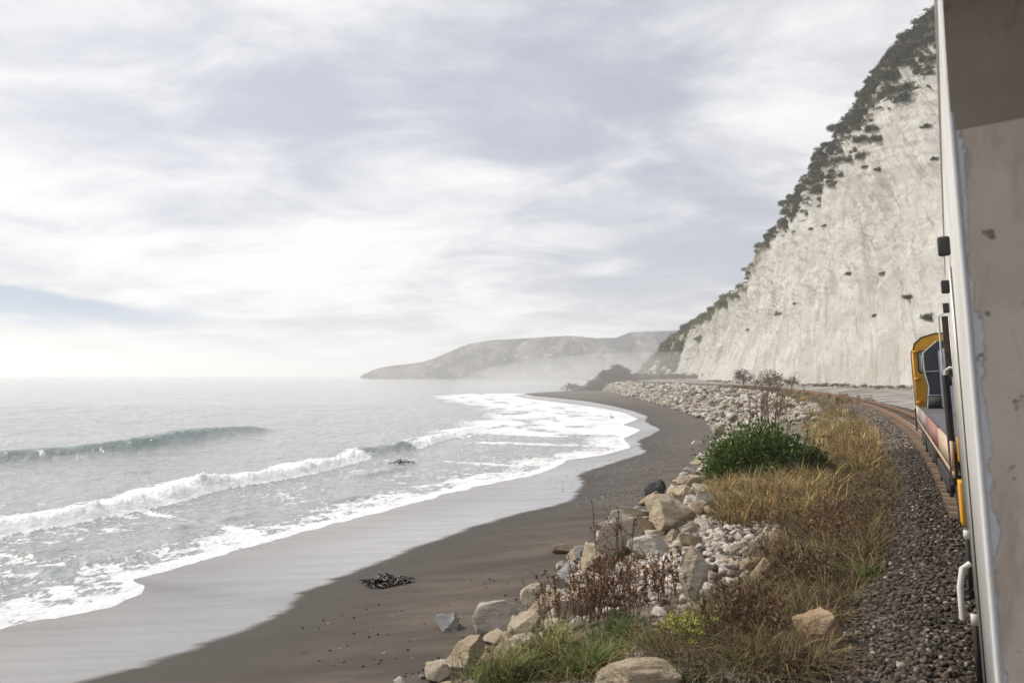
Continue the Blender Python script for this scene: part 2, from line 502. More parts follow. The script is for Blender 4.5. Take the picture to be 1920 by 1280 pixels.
def f_shing(S2, N2):
    x, y = sn_world(S2, N2)
    return sstep(S2, 34, 44) * (1 - 0.35 * sstep(S2, 90, 160)) * sstep(n_wet(S2) - N2, 0.0, 2.0) * np.clip(0.75 + 0.8 * fbm(p3(x / 6, y / 6), 3), 0, 1)


beach, bV = strip('beach', M['sand'], n_toe, lambda s: n_wat(s) + 60, 150, 1.35, {'dwet': lambda S2, N2: N2 - n_wet(S2), 'shingle': f_shing})
bank, kV = strip('embankment', M['earth'], cst(2.55), n_toe, 70)
bed, dV = strip('track_bed', M['bed'], cst(-3.4), cst(2.55), 44, 1.0, {'rust': lambda S2, N2: 1 - sstep(abs(N2), 1.0, 1.6)})
land, lV = strip('gravel_verge', M['land'], cst(-70), cst(-3.4), 50, 1.0, {'verge': lambda S2, N2: sstep(-N2, 9.5, 13.0)})


def gfaces(nc): return grid_faces(NS, nc)


BV = BVHTree.FromPolygons([Vector(v) for v in np.concatenate([bV, kV, dV])],
                          np.concatenate([gfaces(150), gfaces(70) + len(bV), gfaces(44) + len(bV) + len(kV)]).tolist())


def on_ground(px, py):
    d = Vector(ray(px, py)).normalized(); h = BV.ray_cast(Vector((0, 0, H)), d)
    return h[0] if h[0] is not None else Vector(at_z(px, py, 1.0))


def drop(x, y):
    s, n = world_sn(x, y); return ground_full(s, n)


# ------------------------------------------------------------------ the sea
Yr = [16.0]
while Yr[-1] < 9000:
    Yr.append(Yr[-1] + (0.16 + 0.0052 * (Yr[-1] - 16) if Yr[-1] < 190 else Yr[-1] * 0.022))
Yr = np.array(Yr)
ang = np.concatenate([np.linspace(-2.2, -0.82, 36)[:-1], np.linspace(-0.82, 0.30, 640), np.linspace(0.30, 0.9, 20)[1:]])
YY = np.repeat(Yr[:, None], len(ang), 1); XX = YY * ang[None]
XX = np.clip(XX, -9000, 9000)
sx, sy = XX.ravel(), YY.ravel()
near = sy < 700
s_, n_ = np.zeros_like(sx), np.full_like(sx, 500.0)
s_[near], n_[near] = world_sn(sx[near], sy[near])
dsh = n_ - (n_wat(s_) - 80 * sstep(s_, S_TIP + 30, S_TIP + 60))                                    # metres out from the water's edge


def poly_dist(pts, x, y):
    """signed distance (positive on the right, shoreward) and parameter along a polyline"""
    P = np.asarray(pts); best = np.full_like(x, 1e9); sg = np.zeros_like(x); u = np.zeros_like(x)
    for i in range(len(P) - 1):
        a, b_ = P[i], P[i + 1]; d = b_ - a; L2 = (d ** 2).sum()
        t_ = np.clip(((x - a[0]) * d[0] + (y - a[1]) * d[1]) / L2, 0, 1)
        ex, ey = x - a[0] - t_ * d[0], y - a[1] - t_ * d[1]; dd = np.hypot(ex, ey); m_ = dd < best
        best = np.where(m_, dd, best); sg = np.where(m_, np.sign(ex * d[1] - ey * d[0]), sg); u = np.where(m_, i + t_, u)
    return best * np.where(sg == 0, 1, sg), u


def densify(pts, z=0.0, k=6):
    W = np.array([at_z(px, py, z)[:2] for px, py in pts]); t_ = np.linspace(0, len(W) - 1, (len(W) - 1) * k + 1)
    return np.stack([np.interp(t_, np.arange(len(W)), W[:, i]) for i in (0, 1)], -1), t_


zz = np.zeros_like(sx); foam = np.zeros_like(sx); face = np.zeros_like(sx)
msk = sy < 420
x_, y_ = sx[msk], sy[msk]; d_, z_, fo = dsh[msk], np.zeros(msk.sum()), np.zeros(msk.sum()); fc = np.zeros(msk.sum())
wob = 0.5 * fbm(p3(x_ / 4.0, y_ / 4.0, 1.0), 3)
spr = fbm(p3(x_ / 0.33, y_ / 0.33, 15.0), 3, 0.65)
lump = fbm(p3(x_ / 0.8, y_ / 0.8, 5.0), 4, 0.6)
lace = fbm(p3(x_ / 5.0, y_ / 9.0, 2.0), 4)
# open water chop and swell
deep = sstep(d_, 4, 22)
z_ += deep * (0.22 * fbm(p3((x_ * 0.92 + y_ * 0.35) / 9, (y_ * 0.92 - x_ * 0.35) / 17, 4.0), 4) + 0.13 * fbm(p3(x_ / 1.4, y_ / 2.4, 7.0), 4, 0.6))
z_ += deep * 0.45 * np.maximum(fbm(p3((x_ * 0.95 + y_ * 0.30) / 7, (y_ - 0.3 * x_) / 30, 14.0), 3), 0) ** 1.3
# broken breaker: base of its foam front
B1, u1 = densify([(-260, 1062), (-120, 1032), (0, 1008), (105, 989), (211, 970), (316, 947), (418, 917), (485, 909), (590, 888), (683, 864), (712, 851), (790, 843), (846, 822), (900, 806), (960, 796)])
db, ub = poly_dist(B1, x_, y_); ub = ub / 6.0; db = db + 0.55 * wob + 0.30 * lump + 0.10 * spr
alo = fbm(p3(ub * 1.9, 3.0, 1.0), 3)
amp = np.interp(ub, [0, 2, 5, 6.2, 8, 10, 12, 13, 14], [0.6, 0.62, 0.78, 1.0, 0.85, 0.8, 0.7, 0.45, 0.0]) * (1 + 0.7 * alo)
brk = np.interp(ub, [0, 5.4, 5.9, 6.15, 6.4, 9.3, 9.8, 10.9, 11.3, 12.6, 14], [1, 1, 0.8, 0.7, 1, 1, 0.1, 0.1, 1, 1, 0.5])
cr = db + 1.5                                            # distance from the crest, which stands seaward of the foam's foot
prof = np.where(cr < 0, np.exp(-(cr / 3.4) ** 2), np.exp(-(cr / 0.95) ** 2)); bulk = sstep(-db, -0.15, 0.9) * np.exp(-np.maximum(-db - 1.2, 0) / 1.6)
z_ += amp * (0.92 * prof * (1 - 0.5 * brk) + brk * bulk * (0.42 + 0.42 * lump + 0.30 * spr) * (0.75 + 0.5 * fbm(p3(ub * 2.3, 7.0, 1.0), 2))) - amp * 0.10 * np.exp(-((db - 1.2) / 1.3) ** 2)
fo = np.maximum(fo, brk * np.where(db < 0.05, sstep(-db, -0.1, 0.25) * np.exp(-(np.maximum(-db - 0.5 - 0.8 * lump - 1.3 * alo, 0) / 2.2) ** 2), 0) * (0.92 + 1.0 * lump + 0.5 * spr))
fo = np.maximum(fo, np.where(db < -2, 1.05 * np.exp((db + 2) / 6.0) * (0.6 + lace) * amp, 0))
fc = np.maximum(fc, (1 - brk) * prof * (amp > 0.3))
# smooth unbroken wave behind it
B2, u2 = densify([(-260, 905), (-100, 882), (0, 868), (90, 861), (200, 852), (300, 843), (390, 825), (470, 812), (540, 806)])
db, ub = poly_dist(B2, x_, y_); ub = ub / 6.0; db = db + 0.5 * wob; cr = db + 1.6
amp = np.interp(ub, [0, 2, 3.5, 5, 6, 7, 8], [0.8, 0.95, 1.0, 1.25, 1.35, 0.9, 0.0])
prof = np.where(cr < 0, np.exp(-(cr / 5.5) ** 2), np.exp(-(cr / 1.55) ** 2)); z_ += amp * prof * (1 + 0.10 * lump) - 0.12 * amp * np.exp(-((db - 1.5) / 2) ** 2)
fc = np.maximum(fc, prof * amp)
# little bores in the foam
for pts, a0 in (([(-150, 1082), (0, 1056), (126, 1030), (253, 1009), (367, 986), (447, 971), (530, 955), (690, 931), (760, 910)], 0.26),
                ([(-150, 1108), (0, 1090), (63, 1082), (150, 1060), (230, 1046), (330, 1030), (430, 1012)], 0.20),
                ([(500, 935), (620, 905), (760, 878), (900, 850), (1000, 826)], 0.18), ([(-100, 905), (60, 900), (180, 893), (330, 880)], 0.25),
                ([(420, 872), (520, 862), (640, 848)], 0.22), ([(930, 862), (1000, 848), (1080, 820)], 0.16)):
    Bn, un = densify(pts); db, ub = poly_dist(Bn, x_, y_); db = db + 1.1 * wob + 0.2 * lump
    gate = np.clip(0.35 + 1.6 * fbm(p3(ub / 4.0, 3.3 * a0 * 50, 1.0), 2), 0, 1) * sstep(ub, 0, 3) * (1 - sstep(ub, un.max() * 6 - 5, un.max() * 6))
    z_ += a0 * gate * np.where(db < 0, np.exp(-(db / 1.5) ** 2), np.exp(-(db / 0.45) ** 2))
    fo = fo - 0.9 * gate * np.exp(-((db - 0.35) / 0.5) ** 2)
    fc = np.maximum(fc, 0.5 * gate * np.exp(-((db - 0.2) / 0.5) ** 2))
# swash and surf zone foam
s4 = s_[msk]
wide = np.interp(s4, [0, 40, 70, 120, 260], [7.0, 8.5, 9.5, 15, 17])
inner = np.clip(0.84 + 0.95 * lace, 0.10, 1.0) * (1 - sstep(d_, wide * 1.3, wide * 2.7))
fo = fo + inner * np.where(fo < 0, 0.55, 1)
fo = np.maximum(fo, (0.72 + 0.40 * lace + 0.12 * sstep(s4, 60, 110)) * (1 - sstep(d_, wide * 0.25 + 1.2 * wob, wide * 0.8 + 1.5 * wob)))
fo = np.maximum(fo, 0.95 * (1 - sstep(d_, 0.5, 1.6)))
fo = np.maximum(fo, 0.55 * np.clip(lace + 0.35, 0, 1) * (1 - sstep(d_, 22, 60)))
fo = np.maximum(fo, np.clip(fbm(p3(x_ / 9, y_ / 30, 21.0), 4) * 1.2 - 0.30, 0, 0.5) * sstep(d_, 20, 40))
z_ += (1 - sstep(d_, 2.0, 7.0)) * 0.035 * fbm(p3(x_ / 1.6, y_ / 1.6, 3.0), 3) + 0.02 * np.exp(-(d_ / 1.0) ** 2)
zz[msk] = z_; foam[msk] = np.clip(fo, 0, 1.3); face[msk] = np.clip(fc, 0, 1)
SV = np.stack([sx, sy, zz], -1); nr, ncx = YY.shape
fi = grid_faces(nr, ncx); keep = (dsh[fi] > -5).any(1)
sea = put('sea', mesh_np('sea', SV, fi[keep], None, {'foam': foam, 'face': face}, True)); tag(sea, kind='structure')

m, t, b = newmat('sea_water'); g = geo(t)
fv = attr(t, 'foam')
ft = MATH(t, 'ADD', MATH(t, 'MULTIPLY', NOISE(t, MAPPING(t, g, (1, 1, 1), (0, 0, R(20))), 1.1, 8, 0.66, 1.2), 0.65), MATH(t, 'MULTIPLY', NOISE(t, MAPPING(t, g, (1.6, 0.7, 1), (0, 0, R(-25))), 3.2, 6, 0.7, 0.8), 0.35))
fm = t.nodes.new('ShaderNodeMapRange'); fm.interpolation_type = 'SMOOTHSTEP'
L(t, MATH(t, 'ADD', MATH(t, 'MULTIPLY', fv, 0.62), MATH(t, 'MULTIPLY', MATH(t, 'SUBTRACT', ft, 0.5), 1.9)), fm.inputs[0]); fm.inputs[1].default_value = 0.28; fm.inputs[2].default_value = 0.44
foamf = fm.outputs[0]
body = MIX(t, attr(t, 'face'), (0.41, 0.425, 0.42), (0.17, 0.235, 0.22))
setin(t, b, 'Base Color', MIX(t, foamf, body, (0.88, 0.89, 0.90)))
rr = t.nodes.new('ShaderNodeMapRange'); L(t, foamf, rr.inputs[0]); rr.inputs[3].default_value = 0.12; rr.inputs[4].default_value = 0.9; setin(t, b, 'Roughness', rr.outputs[0])
setin(t, b, 'IOR', 1.5)
hw = MATH(t, 'ADD', MATH(t, 'MULTIPLY', NOISE(t, MAPPING(t, g, (0.8, 0.45, 1), (0, 0, R(-20))), 1.3, 6, 0.62, 0.6), 1.0), MATH(t, 'MULTIPLY', foamf, MATH(t, 'MULTIPLY_ADD', NOISE(t, g, 3.0, 7, 0.7, 0.4), 0.6, 0.25)))
hw = MATH(t, 'ADD', hw, MATH(t, 'MULTIPLY', NOISE(t, MAPPING(t, g, (0.5, 1.0, 1), (0, 0, R(12))), 0.22, 6, 0.6, 0.4), 3.2))
bump(t, b, hw, 0.8, 0.30)
sea.data.materials.append(m)

# ------------------------------------------------------------------ the cliff
bx_n = [tuple(np.array(sn_world(q, -17.0))) for q in (-30, 10, 45, 80)]
base = [(x, y, 5.6) for x, y in bx_n] + [(64.5, 112, 5.7), (67, 142, 5.7), (67.5, 171, 5.7), (69, 215, 5.7), (72, 262, 5.6), (77, 330, 4.5), (83, 430, 0.5), (86, 520, -1.0), (88, 600, -2.0)]
ridge = [(120, -50, 112), (128, 20, 112), (132, 75, 112), (126, 125, 111)] + [tuple(at_y(*q)) for q in
         ((1762, -10, 186), (1690, 80, 205), (1598, 200, 228), (1490, 360, 258), (1402, 525, 300), (1330, 585, 350), (1282, 622, 420), (1236, 660, 500), (1212, 692, 590))]
base = np.array(base); ridge = np.array(ridge); NU, NVv = 620, 250
uk = np.concatenate([[0], np.cumsum(np.linalg.norm(np.diff(base, axis=0), axis=1))])
# more columns where the camera sees the face
uu = np.interp(np.linspace(0, 1, NU), [0, 0.10, 0.86, 1], [0, uk[3], uk[11], uk[-1]])


def smooth_interp(P):
    A = np.stack([np.interp(uu, uk, P[:, i]) for i in range(3)], -1); k_ = np.hanning(33); k_ /= k_.sum()
    return np.stack([np.convolve(np.pad(A[:, i], 16, 'edge'), k_, 'valid') for i in range(3)], -1)


Bc, Rc = smooth_interp(base), smooth_interp(ridge)
vv = np.concatenate([np.linspace(-0.06, 1, 220), 1 + np.linspace(0, 0.9, 31)[1:] ** 1.5]); NVv = len(vv)
V3 = np.empty((NU, NVv, 3))
for j, v in enumerate(vv):
    if v <= 1:
        q = Bc + (Rc - Bc) * v; bow = math.sin(math.pi * max(v, 0)) * 0.05
        q = q + np.stack([(Rc - Bc)[:, 0] * bow * 1.5, 0 * q[:, 0], -(Rc - Bc)[:, 2] * bow * 0.55], -1)
    else:
        e = v - 1; q = Rc + np.stack([70 * e + 0 * uu, 14 * e + 0 * uu, 6 * e - 30 * e * e + 0 * uu], -1)
    V3[:, j] = q
du = np.gradient(V3, axis=0); dv = np.gradient(V3, axis=1); nrm = np.cross(dv, du); nrm /= np.linalg.norm(nrm, axis=2)[..., None] + 1e-9
nrm = np.where((nrm[..., 0:1] > 0.3), -nrm, nrm)
UU = np.repeat(uu[:, None], NVv, 1); sv = np.cumsum(np.concatenate([np.zeros((NU, 1)), np.linalg.norm(np.diff(V3, axis=1), axis=2)], 1), 1)
big_ = fbm(p3(UU / 42, sv / 60, 1.0), 3)
dia = UU + 0.45 * sv                                     # gullies and ledges lean along the face
gul = 1 - abs(fbm(p3((UU - 0.55 * sv) / 13, sv / 60, 9.0), 4, 0.55)) * 2.2
led = fbm(p3(dia / 30, (sv - 0.35 * UU) / 4.5, 5.0), 4, 0.6)
fine = fbm(p3(UU / 2.6, sv / 2.2, 2.0), 4, 0.6)
pit = np.maximum(fbm(p3(UU / 1.6, sv / 1.4, 12.0), 3), 0.28) - 0.28
fade = sstep(vv, -0.06, 0.12)[None] * (0.35 + 0.65 * sstep(vv, 0.05, 0.5)[None])
flute = 1 - abs(fbm(p3((UU - 0.45 * sv) / 3.4, sv / 26, 19.0), 3, 0.55)) * 2.2
midm = np.exp(-((sv - 42) / 24) ** 2) * sstep(fbm(p3(UU / 40, sv / 40, 8.0), 2), -0.25, 0.2)
step_ = np.round((sv - 0.42 * UU + 4 * big_ * 3) / 5.5) * 5.5 - (sv - 0.42 * UU + 12 * big_)
disp = fade * (4.2 * big_ + 3.1 * (gul - 0.6) + 1.1 * led + 0.35 * fine - 1.2 * pit + (1.0 + 1.8 * midm) * (flute - 0.6) + 0.20 * step_ * (0.5 + led))
V3 = V3 + nrm * disp[..., None]
Yc = V3[..., 1]
veg = np.clip(sstep(vv, 0.80, 0.97)[None] * 0.9 + 0.35 * fbm(p3(UU / 14, sv / 10, 3.0), 3) * sstep(vv, 0.55, 0.9)[None], 0, 1)
veg = np.maximum(veg, sstep(Yc, 290, 400) * np.clip(0.45 + 0.9 * fbm(p3((UU - 0.5 * sv) / 16, sv / 40, 30.0), 3), 0, 1))
cliff = put('cliff', mesh_np('cliff', V3.reshape(-1, 3), grid_faces(NU, NVv), None, {'veg': veg, 'fu': UU, 'fw': sv, 'far': sstep(Yc, 285, 380)}, True)); tag(cliff, kind='structure')
m, t, b = newmat('white_cliff'); g = geo(t)
c = MIX(t, SMOOTH(t, NOISE(t, g, 0.07, 6, 0.6, 0.5), 0.36, 0.64), (0.50, 0.475, 0.425), (0.63, 0.61, 0.57))
c = MIX(t, SMOOTH(t, NOISE(t, MAPPING(t, g, (1, 0.5, 1.6)), 0.35, 7, 0.68), 0.52, 0.70, 0, 0.6), c, (0.44, 0.41, 0.35))
c = MIX(t, SMOOTH(t, NOISE(t, g, 0.9, 6, 0.75), 0.69, 0.74, 0, 0.8), c, (0.16, 0.145, 0.10))
fc_ = N(t, 'ShaderNodeCombineXYZ'); L(t, MATH(t, 'SUBTRACT', attr(t, 'fu'), MATH(t, 'MULTIPLY', attr(t, 'fw'), 0.5)), fc_.inputs[0]); L(t, attr(t, 'fw'), fc_.inputs[1]); fq = fc_.outputs[0]
run = NOISE(t, MAPPING(t, fq, (1, 0.10, 1)), 0.45, 8, 0.68, 0.5)          # run-off streaks down the face
c = MIX(t, SMOOTH(t, run, 0.49, 0.64, 0, 0.8), c, (0.38, 0.35, 0.295))
c = MIX(t, SMOOTH(t, run, 0.44, 0.32, 0, 0.5) if False else SMOOTH(t, NOISE(t, MAPPING(t, fq, (1, 0.12, 1), (0, 0, 0), (31, 7, 0)), 0.3, 7, 0.65, 0.5), 0.55, 0.7, 0, 0.6), c, (0.72, 0.70, 0.655))
ln = MATH(t, 'ABSOLUTE', MATH(t, 'SUBTRACT', NOISE(t, MAPPING(t, g, (1, 1, 0.7), (0.35, 0, 0)), 0.16, 6, 0.62, 0.8), 0.5))
c = MIX(t, SMOOTH(t, ln, 0.0, 0.012, 0.55, 0), c, (0.30, 0.27, 0.22))
ln = MATH(t, 'ABSOLUTE', MATH(t, 'SUBTRACT', NOISE(t, MAPPING(t, g, (1, 1, 2.2), (-0.5, 0, 0)), 0.30, 6, 0.65, 0.6), 0.5))
c = MIX(t, SMOOTH(t, ln, 0.0, 0.010, 0.45, 0), c, (0.33, 0.30, 0.25))
vg = MATH(t, 'MULTIPLY', attr(t, 'veg'), SMOOTH(t, NOISE(t, g, 0.30, 6, 0.7), 0.34, 0.55))
c = MIX(t, vg, c, MIX(t, SMOOTH(t, NOISE(t, g, 0.8, 5, 0.7), 0.4, 0.6), (0.17, 0.14, 0.085), (0.085, 0.085, 0.045)))
c = MIX(t, MATH(t, 'MULTIPLY', attr(t, 'far'), SMOOTH(t, attr(t, 'veg'), 0.25, 0.6, 0, 0.9)), c, MIX(t, SMOOTH(t, NOISE(t, g, 0.5, 6, 0.7), 0.4, 0.6), (0.20, 0.20, 0.095), (0.12, 0.135, 0.06)))
setin(t, b, 'Base Color', c); setin(t, b, 'Roughness', 0.97); setin(t, b, 'Specular IOR Level', 0.1)
bump(t, b, MATH(t, 'ADD', MATH(t, 'ADD', MATH(t, 'MULTIPLY', NOISE(t, g, 0.9, 8, 0.7), 0.6), run), MATH(t, 'MULTIPLY', NOISE(t, MAPPING(t, g, (0.5, 0.5, 2.0), (0.5, 0, 0)), 1.2, 5, 0.6), 0.5)), 1.0, 0.6)
cliff.data.materials.append(m)
CF = grid_faces(NU, NVv)
CB = BVHTree.FromPolygons([Vector(v) for v in V3.reshape(-1, 3)], CF.tolist())


def on_cliff(px, py):
    h = CB.ray_cast(Vector((0, 0, H)), Vector(ray(px, py)).normalized()); return h[0]


# ------------------------------------------------------------------ the far headland
hs = [(676, 704), (688, 699), (700, 693), (722, 687), (790, 679), (815, 671), (850, 656), (880, 644), (920, 638), (1000, 633), (1070, 629), (1120, 634), (1155, 633), (1180, 623), (1240, 620), (1300, 618), (1420, 612), (1560, 606)]
hy = 1.25 * np.array([1330, 1320, 1310, 1300, 1290, 1280, 1270, 1260, 1250, 1230, 1210, 1200, 1190, 1180, 1170, 1160, 1150, 1140.0])
rp = np.array([at_y(px, py, Y) for (px, py), Y in zip(hs, hy)])
bp = np.array([at_z(px, 703, 0)[:2] * 0 for px, _ in hs]); bp = np.array([[at_y(px, 703, Y - 10 - 1.25 * max(r_[2], 0))[0], Y - 10 - 1.25 * max(r_[2], 0), -1.5] for (px, _), Y, r_ in zip(hs, hy, rp)])
NU2, NV2 = 300, 60; tk = np.linspace(0, 1, NU2); kk = np.linspace(0, 1, len(hs))
RI = np.stack([np.interp(tk, kk, rp[:, i]) for i in range(3)], -1); BI = np.stack([np.interp(tk, kk, bp[:, i]) for i in range(3)], -1)
v2 = np.concatenate([np.linspace(0, 1, 48), 1 + np.linspace(0, 1, 13)[1:]]); HV = np.empty((NU2, len(v2), 3))
for j, v in enumerate(v2):
    HV[:, j] = BI + (RI - BI) * np.array([v, v, v ** 0.8]) if v <= 1 else RI + np.array([10, 160, 0]) * (v - 1) - np.stack([0 * tk, 0 * tk, RI[:, 2] * (v - 1) ** 2], -1)
gx, gz_ = HV[..., 0], HV[..., 2]
amp2 = (np.clip(gz_, 0, 30) / 30) * (1 - 0.8 * np.exp(-((v2 - 1) / 0.06) ** 2))[None]
rav = fbm(p3((gx - 0.6 * gz_) / 55, gz_ / 110, 6.0), 4); HV[..., 1] += amp2 * 30 * rav; HV[..., 2] += amp2 * 5 * fbm(p3(gx / 20, gz_ / 20, 1.0), 3)
hill = put('headland_hill', mesh_np('headland_hill', HV.reshape(-1, 3), grid_faces(NU2, len(v2)), None, {'rav': rav}, False)); tag(hill, kind='structure')
m, t, b = newmat('headland'); g = geo(t)
c = MIX(t, SMOOTH(t, NOISE(t, MAPPING(t, g, (1, 0.3, 1.3), (0, R(35), 0)), 0.022, 7, 0.62, 0.6), 0.40, 0.58), (0.030, 0.032, 0.028), (0.20, 0.175, 0.145))
c = MIX(t, SMOOTH(t, NOISE(t, g, 0.05, 6, 0.65), 0.58, 0.70), c, (0.50, 0.46, 0.39))
setin(t, b, 'Base Color', c); setin(t, b, 'Roughness', 1.0); setin(t, b, 'Specular IOR Level', 0.0); hill.data.materials.append(m)

# ------------------------------------------------------------------ haze: one closed box of even air
hz = Acc().box(-9400, 9400, -700, 9400, -5, 122).build('haze', None); hz['kind'] = 'stuff'
m = bpy.data.materials.new('haze_air'); m.use_nodes = True; t = m.node_tree; t.nodes.clear()
pv = N(t, 'ShaderNodeVolumePrincipled', i_Density=0.00046, i_Anisotropy=0.35); pv.inputs['Color'].default_value = (1, 1, 1, 1)
om = t.nodes.new('ShaderNodeOutputMaterial'); L(t, pv.outputs[0], om.inputs['Volume']); hz.data.materials.append(m)

# spray hanging over the far surf and the foot of the slope
k_ = 24; V_ = []; F_ = []
for a in range(13):
    for b_ in range(k_):
        e_ = math.pi * a / 12 - math.pi / 2; V_.append((66 + 100 * math.cos(e_) * math.cos(2 * math.pi * b_ / k_), 420 + 270 * math.cos(e_) * math.sin(2 * math.pi * b_ / k_), 1 + 19 * math.sin(e_)))
F_ = [(a * k_ + b_, a * k_ + (b_ + 1) % k_, (a + 1) * k_ + (b_ + 1) % k_, (a + 1) * k_ + b_) for a in range(12) for b_ in range(k_)]
ms = Acc().add(V_, F_).build('sea_mist', None); ms['kind'] = 'stuff'
m = bpy.data.materials.new('mist_air'); m.use_nodes = True; t = m.node_tree; t.nodes.clear()
pv = N(t, 'ShaderNodeVolumePrincipled', i_Density=0.0017, i_Anisotropy=0.35); pv.inputs['Color'].default_value = (1, 1, 1, 1)
om = t.nodes.new('ShaderNodeOutputMaterial'); L(t, pv.outputs[0], om.inputs['Volume']); ms.data.materials.append(m)

# ------------------------------------------------------------------ railway track
M['rust'] = simple('rail_rust', (0.17, 0.085, 0.045), (0.27, 0.145, 0.08), 6, 0.7, 0.2, 40, 'World')
M['rail_head'] = simple('rail_worn_steel', (0.30, 0.26, 0.22), (0.42, 0.38, 0.34), 5, 0.35, coords='World', metal=0.7)
M['sleeper'] = simple('sleeper_wood', (0.12, 0.078, 0.05), (0.20, 0.14, 0.095), 5, 0.9, 0.4, 30, 'Object', rnd=0.25)
TR = put('railway_track', None); tag(TR, 'single rusty railway track curving left past the foot of the white cliff', 'railway track')
ss = np.concatenate([np.arange(-12, 120, 1.0), np.arange(120, 420, 3.0)])
RAILP = [(-.07, 0), (.07, 0), (.07, .015), (.012, .03), (.012, .105), (.035, .115), (.035, .15), (-.035, .15), (-.035, .115), (-.012, .105), (-.012, .03), (-.07, .015)]


def sweep(poly, nc, z0):
    V = []; k = len(poly)
    for q in ss:
        for a_, h_ in poly:
            x, y = sn_world(q, nc + a_); V.append((float(x), float(y), z0 + h_))
    F = [(i * k + j, i * k + (j + 1) % k, (i + 1) * k + (j + 1) % k, (i + 1) * k + j) for i in range(len(ss) - 1) for j in range(k)]
    return Acc().add(V, np.array(F)[:, ::-1])


for nc in (0.555, -0.555):
    r_ = sweep(RAILP, nc, Z_RAIL - 0.15).build('rail', M['rust'], TR)
    sweep([(-.032, 0), (.032, 0), (.028, .004), (-.028, .004)], nc, Z_RAIL + 0.001).build('rail_head', M['rail_head'], r_)
slp = Acc().box(-1.05, 1.05, -0.11, 0.11, -0.16, 0.0).mesh('sleeper'); slp.materials.append(M['sleeper'])
q = 16.0; ks = 0
while q < 125:
    o = put('sleeper', slp, TR); x, y = sn_world(q, 0.0); o.location = (float(x), float(y), Z_RAIL - 0.165 + random.uniform(-.012, .012)); o.rotation_euler = (0, 0, -heading(q) + random.uniform(-.02, .02))
    q += 0.62

# ------------------------------------------------------------------ train
ROLL = R(-2.7)


def train_root(name, s, label, cat):
    e = bpy.data.objects.new(name, None); C.objects.link(e); x, y = sn_world(s, 0.0)
    e.location = (float(x), float(y), Z_RAIL); e.rotation_euler = (0, ROLL, -heading(s)); tag(e, label, cat); return e


def paint(name, c0, c1, rough, grime=(0.12, 0.09, 0.06), gf=0.5, scale=2.0, spec=0.5):
    m, t, b = newmat(name); tcn = t.nodes.new('ShaderNodeTexCoord'); v = tcn.outputs['Object']
    c = MIX(t, SMOOTH(t, NOISE(t, v, scale, 5, 0.6), 0.35, 0.65), c0, c1)
    dirt = MATH(t, 'MULTIPLY', SMOOTH(t, NOISE(t, MAPPING(t, v, (3, 3, 0.7)), 1.6, 7, 0.7, 0.6), 0.52, 0.75), gf)
    c = MIX(t, dirt, c, grime); c = MIX(t, SMOOTH(t, NOISE(t, v, 11, 2, 0.5), 0.70, 0.76, 0, 0.55 * gf), c, grime)
    setin(t, b, 'Base Color', c); setin(t, b, 'Roughness', rough); setin(t, b, 'Specular IOR Level', spec)
    bump(t, b, NOISE(t, v, 30, 4, 0.6), 0.08, 0.01); return m


M['car'] = paint('carriage_paint', (0.55, 0.535, 0.50), (0.62, 0.605, 0.57), 0.25, (0.20, 0.18, 0.15), 0.5)
M['trim'] = paint('pale_trim', (0.70, 0.70, 0.70), (0.78, 0.78, 0.78), 0.35, gf=0.15)
M['rubber'] = simple('black_rubber', (0.018, 0.016, 0.016), (0.03, 0.027, 0.026), 8, 0.6)
M['dark'] = simple('dark_underframe', (0.022, 0.019, 0.017), (0.05, 0.042, 0.036), 4, 0.75)
M['white_pipe'] = paint('white_pipe', (0.60, 0.57, 0.52), (0.70, 0.67, 0.62), 0.5, gf=0.7)
M['yellow'] = paint('cab_yellow', (0.78, 0.36, 0.012), (0.85, 0.42, 0.02), 0.42, (0.25, 0.11, 0.02), 0.35)
M['hood'] = paint('hood_grey', (0.045, 0.045, 0.055), (0.065, 0.065, 0.078), 0.5, (0.10, 0.08, 0.07), 0.4)
M['hoodblue'] = paint('hood_blue_grey', (0.14, 0.16, 0.20), (0.19, 0.21, 0.25), 0.5, gf=0.4)
M['sillred'] = paint('sill_red', (0.30, 0.13, 0.11), (0.38, 0.19, 0.16), 0.6, gf=0.5)
M['sillcream'] = paint('sill_cream', (0.55, 0.40, 0.26), (0.62, 0.47, 0.32), 0.6, gf=0.5)
M['sillgrey'] = paint('sill_grey', (0.28, 0.26, 0.25), (0.34, 0.32, 0.31), 0.6, gf=0.4)
M['steel'] = simple('wheel_steel', (0.07, 0.055, 0.045), (0.13, 0.10, 0.08), 6, 0.55, metal=0.3)
m, t, b = newmat('window_glass'); setin(t, b, 'Base Color', (0.30, 0.34, 0.32)); setin(t, b, 'Roughness', 0.08); setin(t, b, 'Specular IOR Level', 0.9); M['glass'] = m
M['pipe'] = simple('sooty_pipe', (0.055, 0.035, 0.028), (0.12, 0.075, 0.055), 9, 0.7)
m, t, b = newmat('deck_grating'); tcn = t.nodes.new('ShaderNodeTexCoord')
ck = t.nodes.new('ShaderNodeTexBrick'); ck.inputs['Scale'].default_value = 9; ck.inputs['Color1'].default_value = (0.10, 0.09, 0.10, 1); ck.inputs['Color2'].default_value = (0.13, 0.12, 0.13, 1); ck.inputs['Mortar'].default_value = (0.03, 0.028, 0.03, 1)
L(t, tcn.outputs['Object'], ck.inputs['Vector']); setin(t, b, 'Base Color', ck.outputs['Color']); setin(t, b, 'Roughness', 0.7); M['grate'] = m

